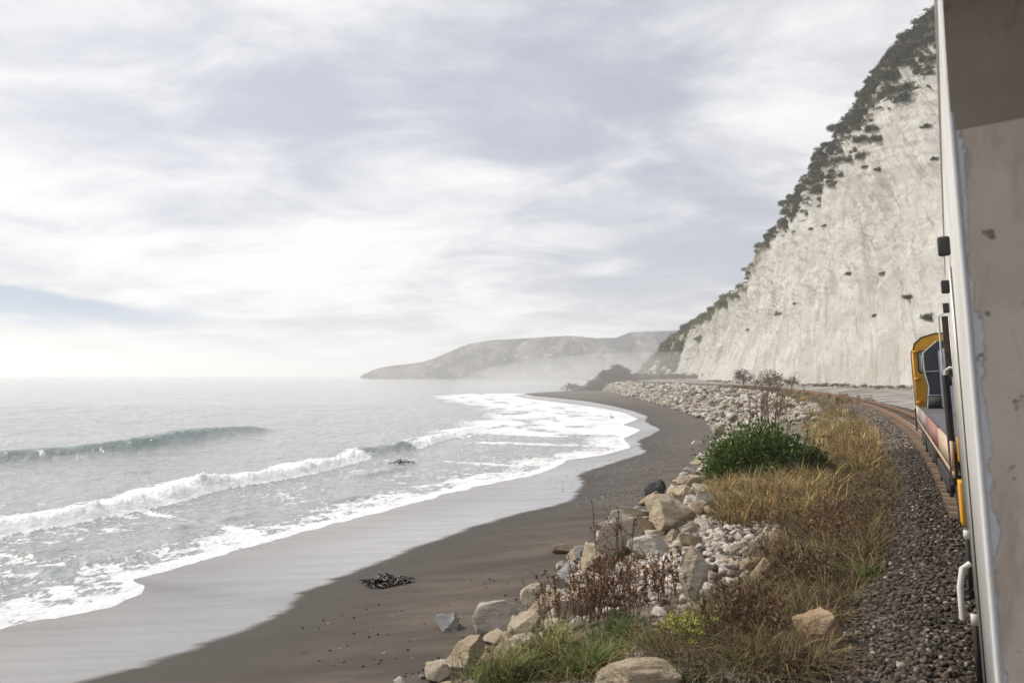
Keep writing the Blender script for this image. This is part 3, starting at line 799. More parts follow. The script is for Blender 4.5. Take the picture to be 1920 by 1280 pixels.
# jamb paint: beige coat flaking back to blue-grey undercoat along the edge
m, t, b = newmat('jamb_paint'); tcn = t.nodes.new('ShaderNodeTexCoord'); v = tcn.outputs['Object']
sp = t.nodes.new('ShaderNodeSeparateXYZ'); L(t, v, sp.inputs[0])
edge = MATH(t, 'MULTIPLY', MATH(t, 'ADD', sp.outputs[0], 1.30), 1.0)
fl = MATH(t, 'ADD', edge, MATH(t, 'MULTIPLY', MATH(t, 'SUBTRACT', NOISE(t, MAPPING(t, v, (1, 1, 0.55), (0, 0, 0), (0, 0, 0.62)), 4.5, 7, 0.62, 0.3), 0.5), 0.22))
old = SMOOTH(t, fl, 0.020, 0.026, 1, 0)
c = MIX(t, SMOOTH(t, NOISE(t, v, 3.0, 5, 0.6), 0.3, 0.7), (0.60, 0.52, 0.43), (0.70, 0.62, 0.53))
c = MIX(t, SMOOTH(t, NOISE(t, MAPPING(t, v, (2, 2, 0.5)), 2.2, 7, 0.7, 0.7), 0.46, 0.66, 0, 0.65), c, (0.33, 0.27, 0.215))
c = MIX(t, old, c, MIX(t, NOISE(t, v, 9, 4, 0.6), (0.60, 0.62, 0.65), (0.70, 0.71, 0.73)))
c = MIX(t, SMOOTH(t, fl, 0.012, 0.022, 0, 1) if False else MATH(t, 'MULTIPLY', SMOOTH(t, MATH(t, 'ABSOLUTE', MATH(t, 'SUBTRACT', fl, 0.024)), 0.0, 0.004, 1, 0), 0.5), c, (0.22, 0.19, 0.17))
c = MIX(t, SMOOTH(t, NOISE(t, v, 13, 4, 0.55), 0.655, 0.72, 0, 0.8), c, (0.13, 0.10, 0.08))
setin(t, b, 'Base Color', c); setin(t, b, 'Roughness', 0.55)
bump(t, b, MATH(t, 'SUBTRACT', NOISE(t, v, 25, 4, 0.6), MATH(t, 'MULTIPLY', old, 1.2)), 0.25, 0.006); M['jamb'] = m

CAR = train_root('passenger_carriage', 0.0, 'grey passenger carriage with flaking painted doorway pillar at the right edge', 'railway carriage')
XS, L0, L1 = -1.30, 2.70, 11.2
CAR.rotation_euler[2] = -CARTH
Acc().box(XS, XS + 0.05, L0 + .004, L1, 0.62, 3.78).build('side_wall', M['car'], CAR)
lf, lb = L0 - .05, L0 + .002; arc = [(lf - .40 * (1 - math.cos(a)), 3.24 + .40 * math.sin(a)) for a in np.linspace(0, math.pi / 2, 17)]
fr = [(lf, 0.62)] + arc + [(-3.14, 3.64)]; x0_, x1_ = XS + .004, 1.24; dp = Acc(); kf = len(fr)
dp.add([(x0_, l_, z_) for l_, z_ in fr[:2]] + [(x1_, l_, z_) for l_, z_ in fr[:2]], [(0, 2, 3, 1)])
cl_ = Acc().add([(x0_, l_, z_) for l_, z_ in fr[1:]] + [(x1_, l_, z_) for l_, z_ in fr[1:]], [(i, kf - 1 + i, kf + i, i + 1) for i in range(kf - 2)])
cl_.build('ceiling_panel', paint('ceiling_painted_shade', (0.30, 0.255, 0.215), (0.38, 0.33, 0.28), 0.7, gf=.6), CAR)  # browner and darker than the pillar: shade under the overhang put into the colour
dp.build('door_pillar', M['jamb'], CAR)
ec = Acc().add([(x0_, lf, .62), (x0_, lb, .62), (x0_, lb, 3.24), (x0_, lf, 3.24)], [(0, 1, 2, 3)]); ec.add([(x0_, l_, z_) for l_, z_ in arc] + [(x0_, lb, 3.24), (x0_, lb, 3.70), (x0_, -3.14, 3.70), (x0_, -3.14, 3.64)], [(i, 18, i + 1) for i in range(16)] + [(0, 17, 18), (16, 18, 19), (16, 19, 20)])
ec.add([(x0_, -3.14, 3.70), (x1_, -3.14, 3.70), (x1_, lb, 3.70), (x0_, lb, 3.70)], [(0, 1, 2, 3)]); ec.build('pillar_edge', M['jamb'], CAR)
Acc().tube([(XS + .006, L0 - .045, 0.62), (XS + .006, L0 - .045, 3.8)], 0.011, 8).build('pillar_edge_trim', M['trim'], CAR, smooth=True)
Acc().box(XS - .006, XS + .001, 4.93, 4.99, 0.64, 3.1).build('window_seal', M['rubber'], CAR)
Acc().box(XS - .012, XS + .001, 5.15, 5.19, 0.64, 3.2).build('door_post', M['car'], CAR)
Acc().box(XS - .010, XS + .001, L1 - .10, L1 - .02, 0.64, 3.28).build('end_post', M['car'], CAR)
rf = [(-1.31, 3.78), (-1.24, 3.88), (-1.0, 3.98), (-0.5, 4.08), (0, 4.10), (.5, 4.08), (1.0, 3.98), (1.24, 3.88), (1.31, 3.78), (1.25, 3.78), (.9, 3.88), (0, 3.96), (-.9, 3.88), (-1.25, 3.78)]
rv = Acc(); k_ = len(rf)
rv.add([(u, -3.2, v) for u, v in rf] + [(u, L1, v) for u, v in rf], [(i, (i + 1) % k_, k_ + (i + 1) % k_, k_ + i) for i in range(k_)]); rv.build('roof', M['car'], CAR)
Acc().box(-1.25, 1.245, -3.2, L1, 0.80, 0.92).build('floor', M['sillgrey'], CAR)
Acc().box(1.25, 1.30, L0, L1, 0.62, 3.78).build('far_side_wall', M['car'], CAR)
Acc().box(1.25, 1.30, -3.2, L0 - .004, 0.62, 3.62).build('inner_side_wall', M['car'], CAR)
Acc().box(-1.0, 1.24, -3.2, -3.15, 0.92, 1.75).build('end_balustrade', M['car'], CAR)
Acc().box(XS - .002, XS + .10, L0 - 3.5, L1, 0.50, 0.62).build('sole_bar', M['dark'], CAR)
for l_ in (4.7, 6.9, 9.1):
    Acc().box(XS - .062, XS - .0, l_, l_ + .05, 3.14, 3.25).build('vent_hood', M['rubber'], CAR, bevel=0.012)
Acc().tube([(XS + .148, L0 - .045, 1.80), (XS + .15, L0 - .08, 1.79), (XS + .165, L0 - .11, 1.76), (XS + .20, L0 - .12, 1.70), (XS + .32, L0 - .12, 1.50)], 0.021, 12).build('handrail', M['white_pipe'], CAR, smooth=True)
Acc().tube([(XS - .02, 6.6, 1.02), (XS - .075, 6.58, .98), (XS - .10, 6.5, .86), (XS - .10, 6.5, .62)], 0.022, 10).build('step_rail', M['white_pipe'], CAR, smooth=True)
for l_, z0_, z1_ in ((6.75, .72, 1.22), (5.75, .40, .85), (4.75, .2, .72)):
    Acc().box(XS - .045, XS - .01, l_ - .02, l_ + .02, z0_, z1_).build('step_bracket', M['dark'], CAR)
    Acc().box(XS - .05, XS - .008, l_ - .03, l_ + .03, z1_ - .04, z1_ + .02).build('bracket_cap', M['white_pipe'], CAR)


def wheel(root, x, y, r):
    w_ = put('wheel', Acc().lathe([(-.07, .10), (-.065, r * .62), (-.04, r * .70), (-.045, r * .84), (-.07, r * .86), (-.07, r), (.05, r * 1.01), (.06, r * 1.06), (.09, r * 1.06), (.09, .10)], x, y, r, 'x', 32).mesh('wheel', True), root, M['steel'])
    put('axle_box', Acc().box(x - .20, x - .08, y - .13, y + .13, r - .13, r + .13).mesh('axle_box'), w_, M['dark']); return w_


for yy in (8.9, 10.4): wheel(CAR, -.58, yy, .40)
Acc().box(-.95, -.78, 8.3, 11.0, .34, .55).build('bogie_frame', M['dark'], CAR)

LOC = train_root('locomotive', 20.2, 'yellow cabbed diesel locomotive with grey hood leading the train round the bend', 'locomotive')
Acc().box(-1.16, 1.16, -7.9, 8.0, 1.30, 1.46).build('underframe', M['dark'], LOC)
Acc().box(-1.16, 1.16, -7.9, 8.0, 1.462, 1.482).build('deck', M['grate'], LOC)
for y0, y1, mm in ((-7.9, -4.9, 'sillcream'), (-4.9, -0.2, 'sillred'), (-0.2, 4.6, 'sillgrey'), (4.6, 8.0, 'sillcream')):
    Acc().box(-1.20, -1.162, y0 + .003, y1 - .003, 1.08, 1.50).build('side_sill', M[mm], LOC)
Acc().box(-1.195, -1.164, -7.9, 8.0, 0.98, 1.075).build('sill_strip', M['sillcream'], LOC)
Acc().box(-.62, .62, -6.6, 4.0, 1.484, 3.15).build('long_hood', M['hoodblue'], LOC, bevel=.06)
for k in range(5):
    Acc().box(-.635, -.622, -6 + 1.9 * k, -4.4 + 1.9 * k, 1.62, 2.9).build('hood_door', M['hoodblue'], LOC, bevel=.008)
hp = [(-.98, 1.484), (-.90, 2.1), (-.985, 2.55), (-.985, 3.10), (-.62, 3.42), (.62, 3.42), (.985, 3.10), (.985, 2.55), (.90, 2.1), (.98, 1.484)]
Acc().prism(hp, 'y', 4.0, 5.3).build('radiator_hood', M['hood'], LOC)
Acc().tube([(-.985 if i else -.98, 3.985, z) if False else (x, 3.985, z) for i, (x, z) in enumerate(hp[:5])], .016, 6).build('edge_rail', M['white_pipe'], LOC)
for z in (1.86, 2.55):
    Acc().tube([(-.97, 3.975, z), (-.3, 3.975, z)], .013, 6).build('hood_bar', M['white_pipe'], LOC)
Acc().tube([(-.99, 4.2, 2.62), (-1.03, 4.2, 2.66), (-1.03, 4.2, 2.98), (-.99, 4.2, 3.02)], .014, 6).build('grab_iron', M['white_pipe'], LOC)
Acc().box(-.95, -.45, 3.90, 3.98, 1.49, 1.82).build('sand_box', M['dark'], LOC)
cp = [(-1.20, 1.484), (-1.20, 3.20), (-1.15, 3.42), (-.95, 3.60), (-.6, 3.70), (.6, 3.70), (.95, 3.60), (1.15, 3.42), (1.20, 3.20), (1.20, 1.484)]
cab = Acc().prism(cp, 'y', 5.4, 7.7).build('cab', M['yellow'], LOC)
Acc().prism([(x * 1.012, z + .012) for x, z in cp[1:9]], 'y', 5.36, 7.74).build('cab_roof', M['hood'], cab) if False else None
Acc().tube([(x, 5.39, z) for x, z in cp[1:6]], .022, 6).build('roof_edge', M['dark'], cab)


def rrect(x0, x1, z0, z1, r, k=5):
    out = []
    for cx_, cz_, a0 in ((x1 - r, z1 - r, 0), (x0 + r, z1 - r, 90), (x0 + r, z0 + r, 180), (x1 - r, z0 + r, 270)):
        out += [(cx_ + r * math.cos(R(a0 + 90 * i / k)), cz_ + r * math.sin(R(a0 + 90 * i / k))) for i in range(k + 1)]
    return out


cw = Acc().prism(rrect(-1.10, -.62, 2.50, 3.20, .10), 'y', 5.375, 5.41).build('cab_window', M['rubber'], cab)
Acc().prism(rrect(-1.065, -.655, 2.535, 3.165, .08), 'y', 5.366, 5.374).build('pane', M['glass'], cw)
Acc().tube([(-.9, 5.36, 3.13), (-.98, 5.36, 2.75)], .008, 4).build('wiper', M['rubber'], cw)
for z in (3.18, 2.34, 1.62):
    Acc().box(-1.23, -1.06, 5.33, 5.395, z - .035, z + .035).build('hinge', M['yellow'], cab)
Acc().tube([(-1.24, 5.36, 3.22), (-1.26, 5.34, 3.1), (-1.26, 5.34, 2.35)], .016, 6).build('cab_handrail', M['rust'], LOC, smooth=True)
Acc().tube([(-1.26, 5.34, 2.34), (-1.26, 5.34, 1.45)], .02, 6).build('cab_handrail', M['white_pipe'], LOC, smooth=True)
Acc().tube([(-1.26, 5.34, 1.44), (-1.26, 5.34, .75)], .022, 6).build('cab_handrail', M['dark'], LOC, smooth=True)
Acc().tube([(-1.03, -6.3, 2.42), (-1.03, -6.3, 3.42)], .05, 12).build('exhaust_pipe', M['pipe'], LOC, smooth=True)
Acc().tube([(-1.125, -6.33, 2.54), (-1.125, -6.33, 3.42), (-1.05, -6.33, 3.47)], .017, 8).build('pipe_rail', M['white_pipe'], LOC, smooth=True)
Acc().box(-1.085, -1.01, -6.34, -6.26, 2.28, 2.418).build('pipe_flange', M['dark'], LOC)
Acc().tube([(-1.17, -7.75, .86), (-1.175, -7.75, 1.6), (-1.18, -7.75, 2.46)], .05, 10).build('corner_post', M['rubber'], LOC, smooth=True)
Acc().tube([(-1.18, -7.75, 2.42), (-1.17, -7.75, 2.52), (-1.12, -7.75, 2.56), (-1.02, -7.75, 2.55), (-.97, -7.75, 2.48), (-.96, -7.75, 1.49)], .028, 10).build('end_handrail', M['white_pipe'], LOC, smooth=True)
Acc().box(-1.12, -.62, -8.02, -7.91, 1.22, 1.56).build('headstock', M['yellow'], LOC, bevel=.01)
Acc().box(-1.16, -1.0, -8.35, -8.03, .38, .98).build('step_plate', M['yellow'], LOC, bevel=.012)
Acc().box(-1.14, -.95, -7.9, -7.3, .30, .95).build('steps', M['dark'], LOC)
for y in (-4.9, -3.1, 3.3, 5.1):
    wheel(LOC, -.93, y, .48)
for y0 in (-5.6, 2.6):
    Acc().box(-1.13, -1.05, y0, y0 + 3.2, .42, .72).build('bogie_frame', M['dark'], LOC, bevel=.03)
Acc().box(-1.15, 1.15, -1.7, 1.7, .45, 1.05).build('fuel_tank', M['dark'], LOC, bevel=.08)
Acc().box(-1.16, -1.06, 2.2, 2.5, .40, .98).build('brake_gear', M['dark'], LOC)

# ------------------------------------------------------------------ rocks
def ico(sub):
    p = (1 + 5 ** .5) / 2
    v = np.array([(-1, p, 0), (1, p, 0), (-1, -p, 0), (1, -p, 0), (0, -1, p), (0, 1, p), (0, -1, -p), (0, 1, -p), (p, 0, -1), (p, 0, 1), (-p, 0, -1), (-p, 0, 1)], float)
    f = [(0, 11, 5), (0, 5, 1), (0, 1, 7), (0, 7, 10), (0, 10, 11), (1, 5, 9), (5, 11, 4), (11, 10, 2), (10, 7, 6), (7, 1, 8), (3, 9, 4), (3, 4, 2), (3, 2, 6), (3, 6, 8), (3, 8, 9), (4, 9, 5), (2, 4, 11), (6, 2, 10), (8, 6, 7), (9, 8, 1)]
    v /= np.linalg.norm(v[0]); v = list(map(tuple, v))
    for _ in range(sub):
        cache = {}; nf = []

        def mid(a, b_):
            key = (min(a, b_), max(a, b_))
            if key not in cache:
                q_ = np.array(v[a]) + np.array(v[b_]); v.append(tuple(q_ / np.linalg.norm(q_))); cache[key] = len(v) - 1
            return cache[key]
        for a, b_, c_ in f:
            ab, bc, ca = mid(a, b_), mid(b_, c_), mid(c_, a); nf += [(a, ab, ca), (b_, bc, ab), (c_, ca, bc), (ab, bc, ca)]
        f = nf
    return np.array(v), np.array(f)


ICO = {k: ico(k) for k in (0, 1, 2, 3, 4)}


def rock_verts(seed, sub, cuts=15, rough=0.13, lo=.30, hi=.74):
    g_ = np.random.default_rng(seed); v, f = ICO[sub]; v = v.copy()
    for _ in range(cuts):
        n_ = g_.normal(size=3); n_ /= np.linalg.norm(n_); h_ = g_.uniform(lo, hi); d = v @ n_ - h_
        v -= np.maximum(d, 0)[:, None] * n_[None]
    if rough:
        v = v * (1 + rough * fbm(v * 2.2 + seed * 3.1, 4, 0.6))[:, None]
    mn, mx = v.min(0), v.max(0); return (v - (mn + mx) / 2) / (mx - mn), f


def rock_mat(name, c0, c1, c2, spot=0.6):
    m, t, b = newmat(name); tcn = t.nodes.new('ShaderNodeTexCoord'); g = geo(t); oi = t.nodes.new('ShaderNodeObjectInfo')
    c = MIX(t, SMOOTH(t, NOISE(t, g, 1.7, 6, 0.62, 0.4), 0.36, 0.64), c0, c1)
    c = MIX(t, SMOOTH(t, NOISE(t, MAPPING(t, g, (1, 1, 2.2), (0.3, 0.4, 0)), 3.0, 6, 0.68, 0.5), 0.54, 0.72, 0, spot), c, c2)
    c = MIX(t, SMOOTH(t, NOISE(t, g, 28, 4, 0.7), 0.62, 0.75, 0, 0.5), c, tuple(x * 0.45 for x in c0))
    hs = t.nodes.new('ShaderNodeHueSaturation'); L(t, MATH(t, 'MULTIPLY_ADD', oi.outputs['Random'], 0.34, 0.80), hs.inputs['Value'])
    L(t, MATH(t, 'MULTIPLY_ADD', oi.outputs['Random'], -0.5, 1.2), hs.inputs['Saturation']); L(t, c, hs.inputs['Color'])
    setin(t, b, 'Base Color', hs.outputs[0]); setin(t, b, 'Roughness', 0.9); setin(t, b, 'Specular IOR Level', 0.25)
    bump(t, b, MATH(t, 'ADD', NOISE(t, g, 5, 7, 0.68), MATH(t, 'MULTIPLY', NOISE(t, MAPPING(t, g, (1, 1, 3), (0.4, 0.2, 0)), 6, 5, 0.6), 0.5)), 1.0, 0.18); return m


M['tan'] = rock_mat('tan_limestone', (0.50, 0.39, 0.25), (0.60, 0.51, 0.37), (0.34, 0.26, 0.17))
M['pale'] = rock_mat('pale_limestone', (0.54, 0.48, 0.39), (0.64, 0.58, 0.49), (0.42, 0.33, 0.23))
M['grey'] = rock_mat('grey_stone', (0.32, 0.31, 0.30), (0.43, 0.42, 0.40), (0.22, 0.21, 0.20))
M['char'] = rock_mat('charcoal_stone', (0.060, 0.060, 0.066), (0.10, 0.10, 0.105), (0.045, 0.045, 0.05))
M['orange'] = rock_mat('orange_sandstone', (0.44, 0.26, 0.12), (0.54, 0.36, 0.19), (0.30, 0.20, 0.13))
RM = {}


def rock_mesh(var, mat, sub=3):
    k = (var, mat, sub)
    if k not in RM:
        v, f = rock_verts(100 + var, sub); me = mesh_np('rock', v, f, None, None, False); me.materials.append(M[mat]); RM[k] = me
    return RM[k]


ROCKS = []


def place_rock(name, p, wm, dm, hm, var, mat, rz=0.0, tilt=(0, 0), sub=3, sink=0.22, label=None, cat='rock'):
    o = put(name, rock_mesh(var, mat, sub)); o.location = (p[0], p[1], p[2] + hm * (0.5 - sink)); o.scale = (wm, dm, hm); o.rotation_euler = (tilt[0], tilt[1], rz)
    tag(o, label, cat); ROCKS.append(o); return o


def hero(px, py, wp, hp_, var, mat, label, dr=0.9, rz=0.0, tilt=(0, 0), sink=0.2, name='boulder', sub=4, cat='boulder'):
    p = on_ground(px, py); dep = p.y; wm = wp * dep / FPX; el = math.atan2(H - p.z, math.hypot(p.x, p.y))
    dm = wm * dr; hm = max((hp_ * dep / FPX - dm * math.sin(el) * .6) / max(math.cos(el), .3), wm * .3) / (1 - sink)
    q = (p.x, p.y + dm * .42, float(drop(p.x, p.y + dm * .2)[0]))
    return place_rock(name, q, wm, dm, hm, var, mat, rz, tilt, sub, sink, label, cat)


HER = [
    hero(928, 1206, 92, 88, 1, 'pale', 'large two-tone pale boulder with a flat grey top at the foot of the rock bank', rz=.2),
    hero(838, 1184, 60, 40, 2, 'grey', 'light grey wedge-shaped rock half buried in the dark sand', rz=-.4, tilt=(0, .25)),
    hero(1005, 1128, 66, 42, 3, 'tan', 'rounded tan boulder on the sand between two grey slabs', rz=.5),
    hero(1070, 1112, 62, 58, 4, 'grey', 'grey slab tilted up with a dark hollow under it', rz=.7, tilt=(.2, -.5)),
    hero(868, 1268, 84, 72, 5, 'tan', 'craggy tan boulder at the lowest end of the rock bank', rz=.1),
    hero(1058, 1038, 46, 20, 6, 'tan', 'low tan rock on the open sand with a trail of sand beside it', dr=.6),
    hero(1105, 1050, 54, 36, 7, 'grey', 'pale grey rock with dark cracks on the sand edge', rz=.3),
    hero(1133, 1008, 36, 34, 8, 'tan', 'small tan block jutting out over the beach'),
    hero(1158, 1066, 96, 112, 9, 'tan', 'tall tan boulder behind the dead brown stems', rz=.6, dr=.7),
    hero(1122, 1092, 84, 74, 10, 'tan', 'tan boulder with a split face below the tall tan boulder', rz=-.3),
    hero(1235, 940, 56, 44, 11, 'char', 'dark charcoal boulder standing alone on the shingle', rz=.15, dr=.8),
    hero(1262, 1000, 120, 84, 12, 'tan', 'biggest smooth tan slab of the rock bank', rz=.5, dr=.8, tilt=(0, -.35)),
    hero(1236, 962, 30, 22, 13, 'pale', 'small pale block in front of the charcoal boulder'),
    hero(1305, 912, 40, 26, 14, 'tan', 'tan block leaning at the sea end of the green bush', rz=.3),
    hero(1310, 1126, 62, 96, 15, 'tan', 'tall tilted tan boulder with a shaded right side amid white cobbles', dr=.6, rz=.5, tilt=(-.15, .3), sink=.12),
    hero(1440, 1112, 56, 66, 16, 'tan', 'flat-topped tan boulder among brown weeds', dr=.7, rz=-.3),
    hero(1550, 1228, 92, 84, 17, 'orange', 'squared orange-brown rock beside the ballast', dr=.8, rz=-.15, sink=.05),
    hero(1205, 1300, 170, 48, 18, 'tan', 'broad low rock cut by the bottom edge of the picture', dr=.6),
    hero(1030, 1230, 26, 22, 19, 'tan', 'small tan stone in the green tussock grass', sub=3),
    hero(1352, 822, 30, 30, 20, 'pale', 'rounded pale boulder at the bend of the beach beyond the bush', sub=3),
    hero(1310, 834, 26, 9, 21, 'pale', 'low flat pale stone lying on the far sand', dr=.6, sub=3),
    hero(1378, 860, 20, 34, 22, 'grey', 'blue-grey slab standing against the bank behind the bush', sub=3),
    hero(1020, 1172, 92, 66, 23, 'tan', 'long tan boulder just above the large two-tone boulder', rz=.6, dr=.7),
    hero(1080, 1160, 70, 50, 24, 'tan', 'tan boulder half hidden by the tall brown weeds', rz=-.5),
    hero(950, 1168, 40, 22, 25, 'grey', 'flat grey chip between the two-tone boulder and its neighbour', sub=3),
    hero(792, 1272, 16, 8, 26, 'grey', 'small grey stone alone on the sand near the bottom edge', sub=2, name='stone', cat='stone'),
    hero(1375, 1040, 34, 20, 27, 'pale', 'pale round stone amid the white cobbles', sub=3),
    hero(1182, 992, 80, 54, 28, 'tan', 'tan rock joining the big slab to the beach', rz=.4),
    hero(1290, 946, 66, 42, 29, 'tan', 'sloping tan rock just behind the big slab', rz=.8),
    hero(985, 1195, 60, 50, 31, 'tan', 'blocky tan boulder against the right side of the two-tone boulder', rz=.3),
    hero(1045, 1150, 76, 54, 32, 'pale', 'pale angular boulder above the long tan boulder', rz=.9),
    hero(1105, 1126, 72, 56, 33, 'tan', 'tan angular boulder wedged under the split-faced boulder', rz=.2),
    hero(1204, 1022, 84, 64, 34, 'tan', 'angular tan block seaward of the big slab', rz=-.4),
    hero(1265, 948, 44, 40, 35, 'tan', 'upright tan block on top of the big slab', rz=.4),
    hero(1315, 960, 60, 40, 36, 'pale', 'pale slab reaching up into the dry grass', rz=.5, tilt=(0, -.3)),
    hero(1170, 1100, 54, 44, 37, 'pale', 'pale rock showing through the brown stems', rz=.7),
    hero(900, 1240, 52, 36, 38, 'tan', 'tan rock between the two-tone boulder and the lowest boulder', rz=.2),
    hero(1410, 1075, 44, 30, 39, 'tan', 'weathered tan stone left of the flat-topped boulder', rz=.2, sub=3),
    hero(1225, 1050, 90, 50, 30, 'pale', 'pale crumbling rock below the big slab', rz=.2, dr=.7),
]
# loose rip-rap: near bank individually, far bank largest individually
RG = np.random.default_rng(21)
taken = [(o.location.x, o.location.y, max(o.scale) * .5) for o in HER]
LOOSE = []
tries = 0
while len(LOOSE) < 118 and tries < 9000:
    tries += 1
    s = 8 + 62 * RG.random() ** 1.3; f_ = RG.random()
    n = float(n_toe(s) + 0.7 - f_ * (n_toe(s) - n_top(s)) * 1.05); x, y = sn_world(s, n); x, y = float(x), float(y)
    sz = (RG.uniform(.30, .62) + .55 * (f_ < .35) * RG.random()) * (0.9 + .5 * (s > 35))
    if any((x - a) ** 2 + (y - b_) ** 2 < (0.60 * (sz * .5 + c_)) ** 2 for a, b_, c_ in taken):
        continue
    taken.append((x, y, sz * .5)); z = float(ground_full(s, n))
    mt = RG.choice(['tan', 'pale', 'tan', 'grey'], p=[.45, .33, .15, .07]); o = place_rock('rock', (x, y, z), sz, sz * RG.uniform(.6, 1), sz * RG.uniform(.5, .8), int(RG.integers(40, 52)), mt, RG.uniform(0, 6.3), (RG.uniform(-.3, .3), RG.uniform(-.3, .3)), 3 if s < 30 else 2, .25)
    o['mt'] = mt; LOOSE.append(o)
for k in range(74):
    cx_, cy_, rx_, ry_ = ((1235, 1020, 110, 62), (1060, 1150, 110, 46), (1300, 960, 60, 50))[0 if k < 36 else 1 if k < 58 else 2]
    a, u = RG.uniform(0, 6.28), math.sqrt(RG.random()); p = on_ground(cx_ + rx_ * u * math.cos(a) , cy_ + ry_ * u * math.sin(a) - .45 * rx_ * u * math.cos(a)); sz = RG.uniform(18, 52) * p.y / FPX
    mt = RG.choice(['tan', 'pale', 'tan'], p=[.5, .4, .1]); o = place_rock('rock', (p.x, p.y, p.z), sz, sz * RG.uniform(.6, 1), sz * RG.uniform(.55, .9), int(RG.integers(40, 52)), mt, RG.uniform(0, 6.3), (RG.uniform(-.4, .4), RG.uniform(-.4, .4)), 3, .3)
    o['mt'] = mt; LOOSE.append(o)
FAR = []
for k in range(100):
    s = 70 + 130 * (k / 100) ** 1.15 + RG.uniform(-2, 2); nt_, np_ = float(n_toe(s)), float(n_top(s)); n = nt_ + .8 - RG.random() * (nt_ - 3.2)
    x, y = sn_world(s, n); sz = RG.uniform(.55, 1.25) * (1 + (s - 70) / 260)
    mt = RG.choice(['pale', 'pale', 'tan', 'grey'], p=[.5, .25, .17, .08])
    o = place_rock('rock', (float(x), float(y), float(ground_full(s, n))), sz, sz * RG.uniform(.6, 1), sz * RG.uniform(.45, .75), int(RG.integers(40, 52)), mt, RG.uniform(0, 6.3), (RG.uniform(-.3, .3), RG.uniform(-.3, .3)), 2, .2)
    o['mt'] = mt; FAR.append(o)


def scatter_stones(name, P, size, cols, mat, kinds=10, sub=0, flat=.7, sink=.2, seed=5, parent=None):
    g_ = np.random.default_rng(seed); nk = len(P); base_ = [rock_verts(300 + i, sub, 5 if sub == 0 else 10, 0.0 if sub == 0 else .16, .28, .85)[0] for i in range(kinds)]; f = ICO[sub][1]
    nv = len(base_[0]); kv = np.stack(base_)[g_.integers(0, kinds, nk)]
    a, t2, t3 = g_.uniform(0, 6.28, nk), g_.uniform(-.6, .6, nk), g_.uniform(-.6, .6, nk)
    sc = size[:, None] * np.stack([g_.uniform(.8, 1.3, nk), g_.uniform(.7, 1.1, nk), flat * g_.uniform(.7, 1.2, nk)], -1)
    v = kv * sc[:, None, :]
    c_, s_ = np.cos(t2)[:, None], np.sin(t2)[:, None]; y_, z_ = v[..., 1] * c_ - v[..., 2] * s_, v[..., 1] * s_ + v[..., 2] * c_
    c_, s_ = np.cos(a)[:, None], np.sin(a)[:, None]; x2, y2 = v[..., 0] * c_ - y_ * s_, v[..., 0] * s_ + y_ * c_
    v = np.stack([x2, y2, z_], -1) + P[:, None, :] + np.array([0, 0, 1.0]) * (sc[:, 2] * (.5 - sink))[:, None, None]
    F = (f[None] + (np.arange(nk) * nv)[:, None, None]).reshape(-1, 3)
    o = put(name, mesh_np(name, v.reshape(-1, 3), F, np.repeat(cols, nv, 0)), parent, mat); return o


M['stone_attr'] = simple('loose_stone', (0.75, 0.75, 0.75), (1.1, 1.08, 1.05), 9, 0.9, 0.5, 45, 'World', attr=True, spec=.25)


def pick(g_, nk, pal, p, jit=.18):
    pal = np.array(pal); c_ = pal[g_.choice(len(pal), nk, p=p)]; return c_ * g_.uniform(1 - jit, 1 + jit, (nk, 1))


# ballast
g_ = np.random.default_rng(31); nb = 26000
sB = 3.0 + 9.0 * (np.exp(g_.random(nb) * 2.1) - 1) / 1.2 * .95; nB = .85 + 1.95 * g_.random(nb) + .25 * (g_.random(nb) ** 3)
x, y = sn_world(sB, nB); z = ground_full(sB, nB)
scatter_stones('ballast_stones', np.stack([x, y, z], -1), g_.uniform(.030, .070, nb) * (1 + .004 * sB), pick(g_, nb, [(.085, .070, .058), (.14, .116, .094), (.05, .042, .037), (.24, .205, .175), (.115, .08, .06), (.46, .42, .37)], [.36, .24, .22, .09, .075, .015]), M['stone_attr'], seed=6)['kind'] = 'stuff'
x2 = 30 + 90 * g_.random(7000); n2 = 1.0 + 1.9 * g_.random(7000); x, y = sn_world(x2, n2)
scatter_stones('ballast_stones', np.stack([x, y, ground_full(x2, n2)], -1), g_.uniform(.07, .14, 7000), pick(g_, 7000, [(.20, .165, .13), (.27, .23, .185), (.13, .105, .085), (.42, .38, .33)], [.4, .27, .25, .08]), M['stone_attr'], seed=8)['kind'] = 'stuff'
# white cobbles on the bank: regions of the photograph laid on the ground
def region(g_, regs):
    out = []
    for cx_, cy_, rx, ry, k in regs:
        r_ = np.sqrt(g_.random(k)); a = g_.random(k) * 6.283
        out += [on_ground(cx_ + rx * u * math.cos(w_), cy_ + ry * u * math.sin(w_))[:] for u, w_ in zip(r_, a)]
    return np.array(out)


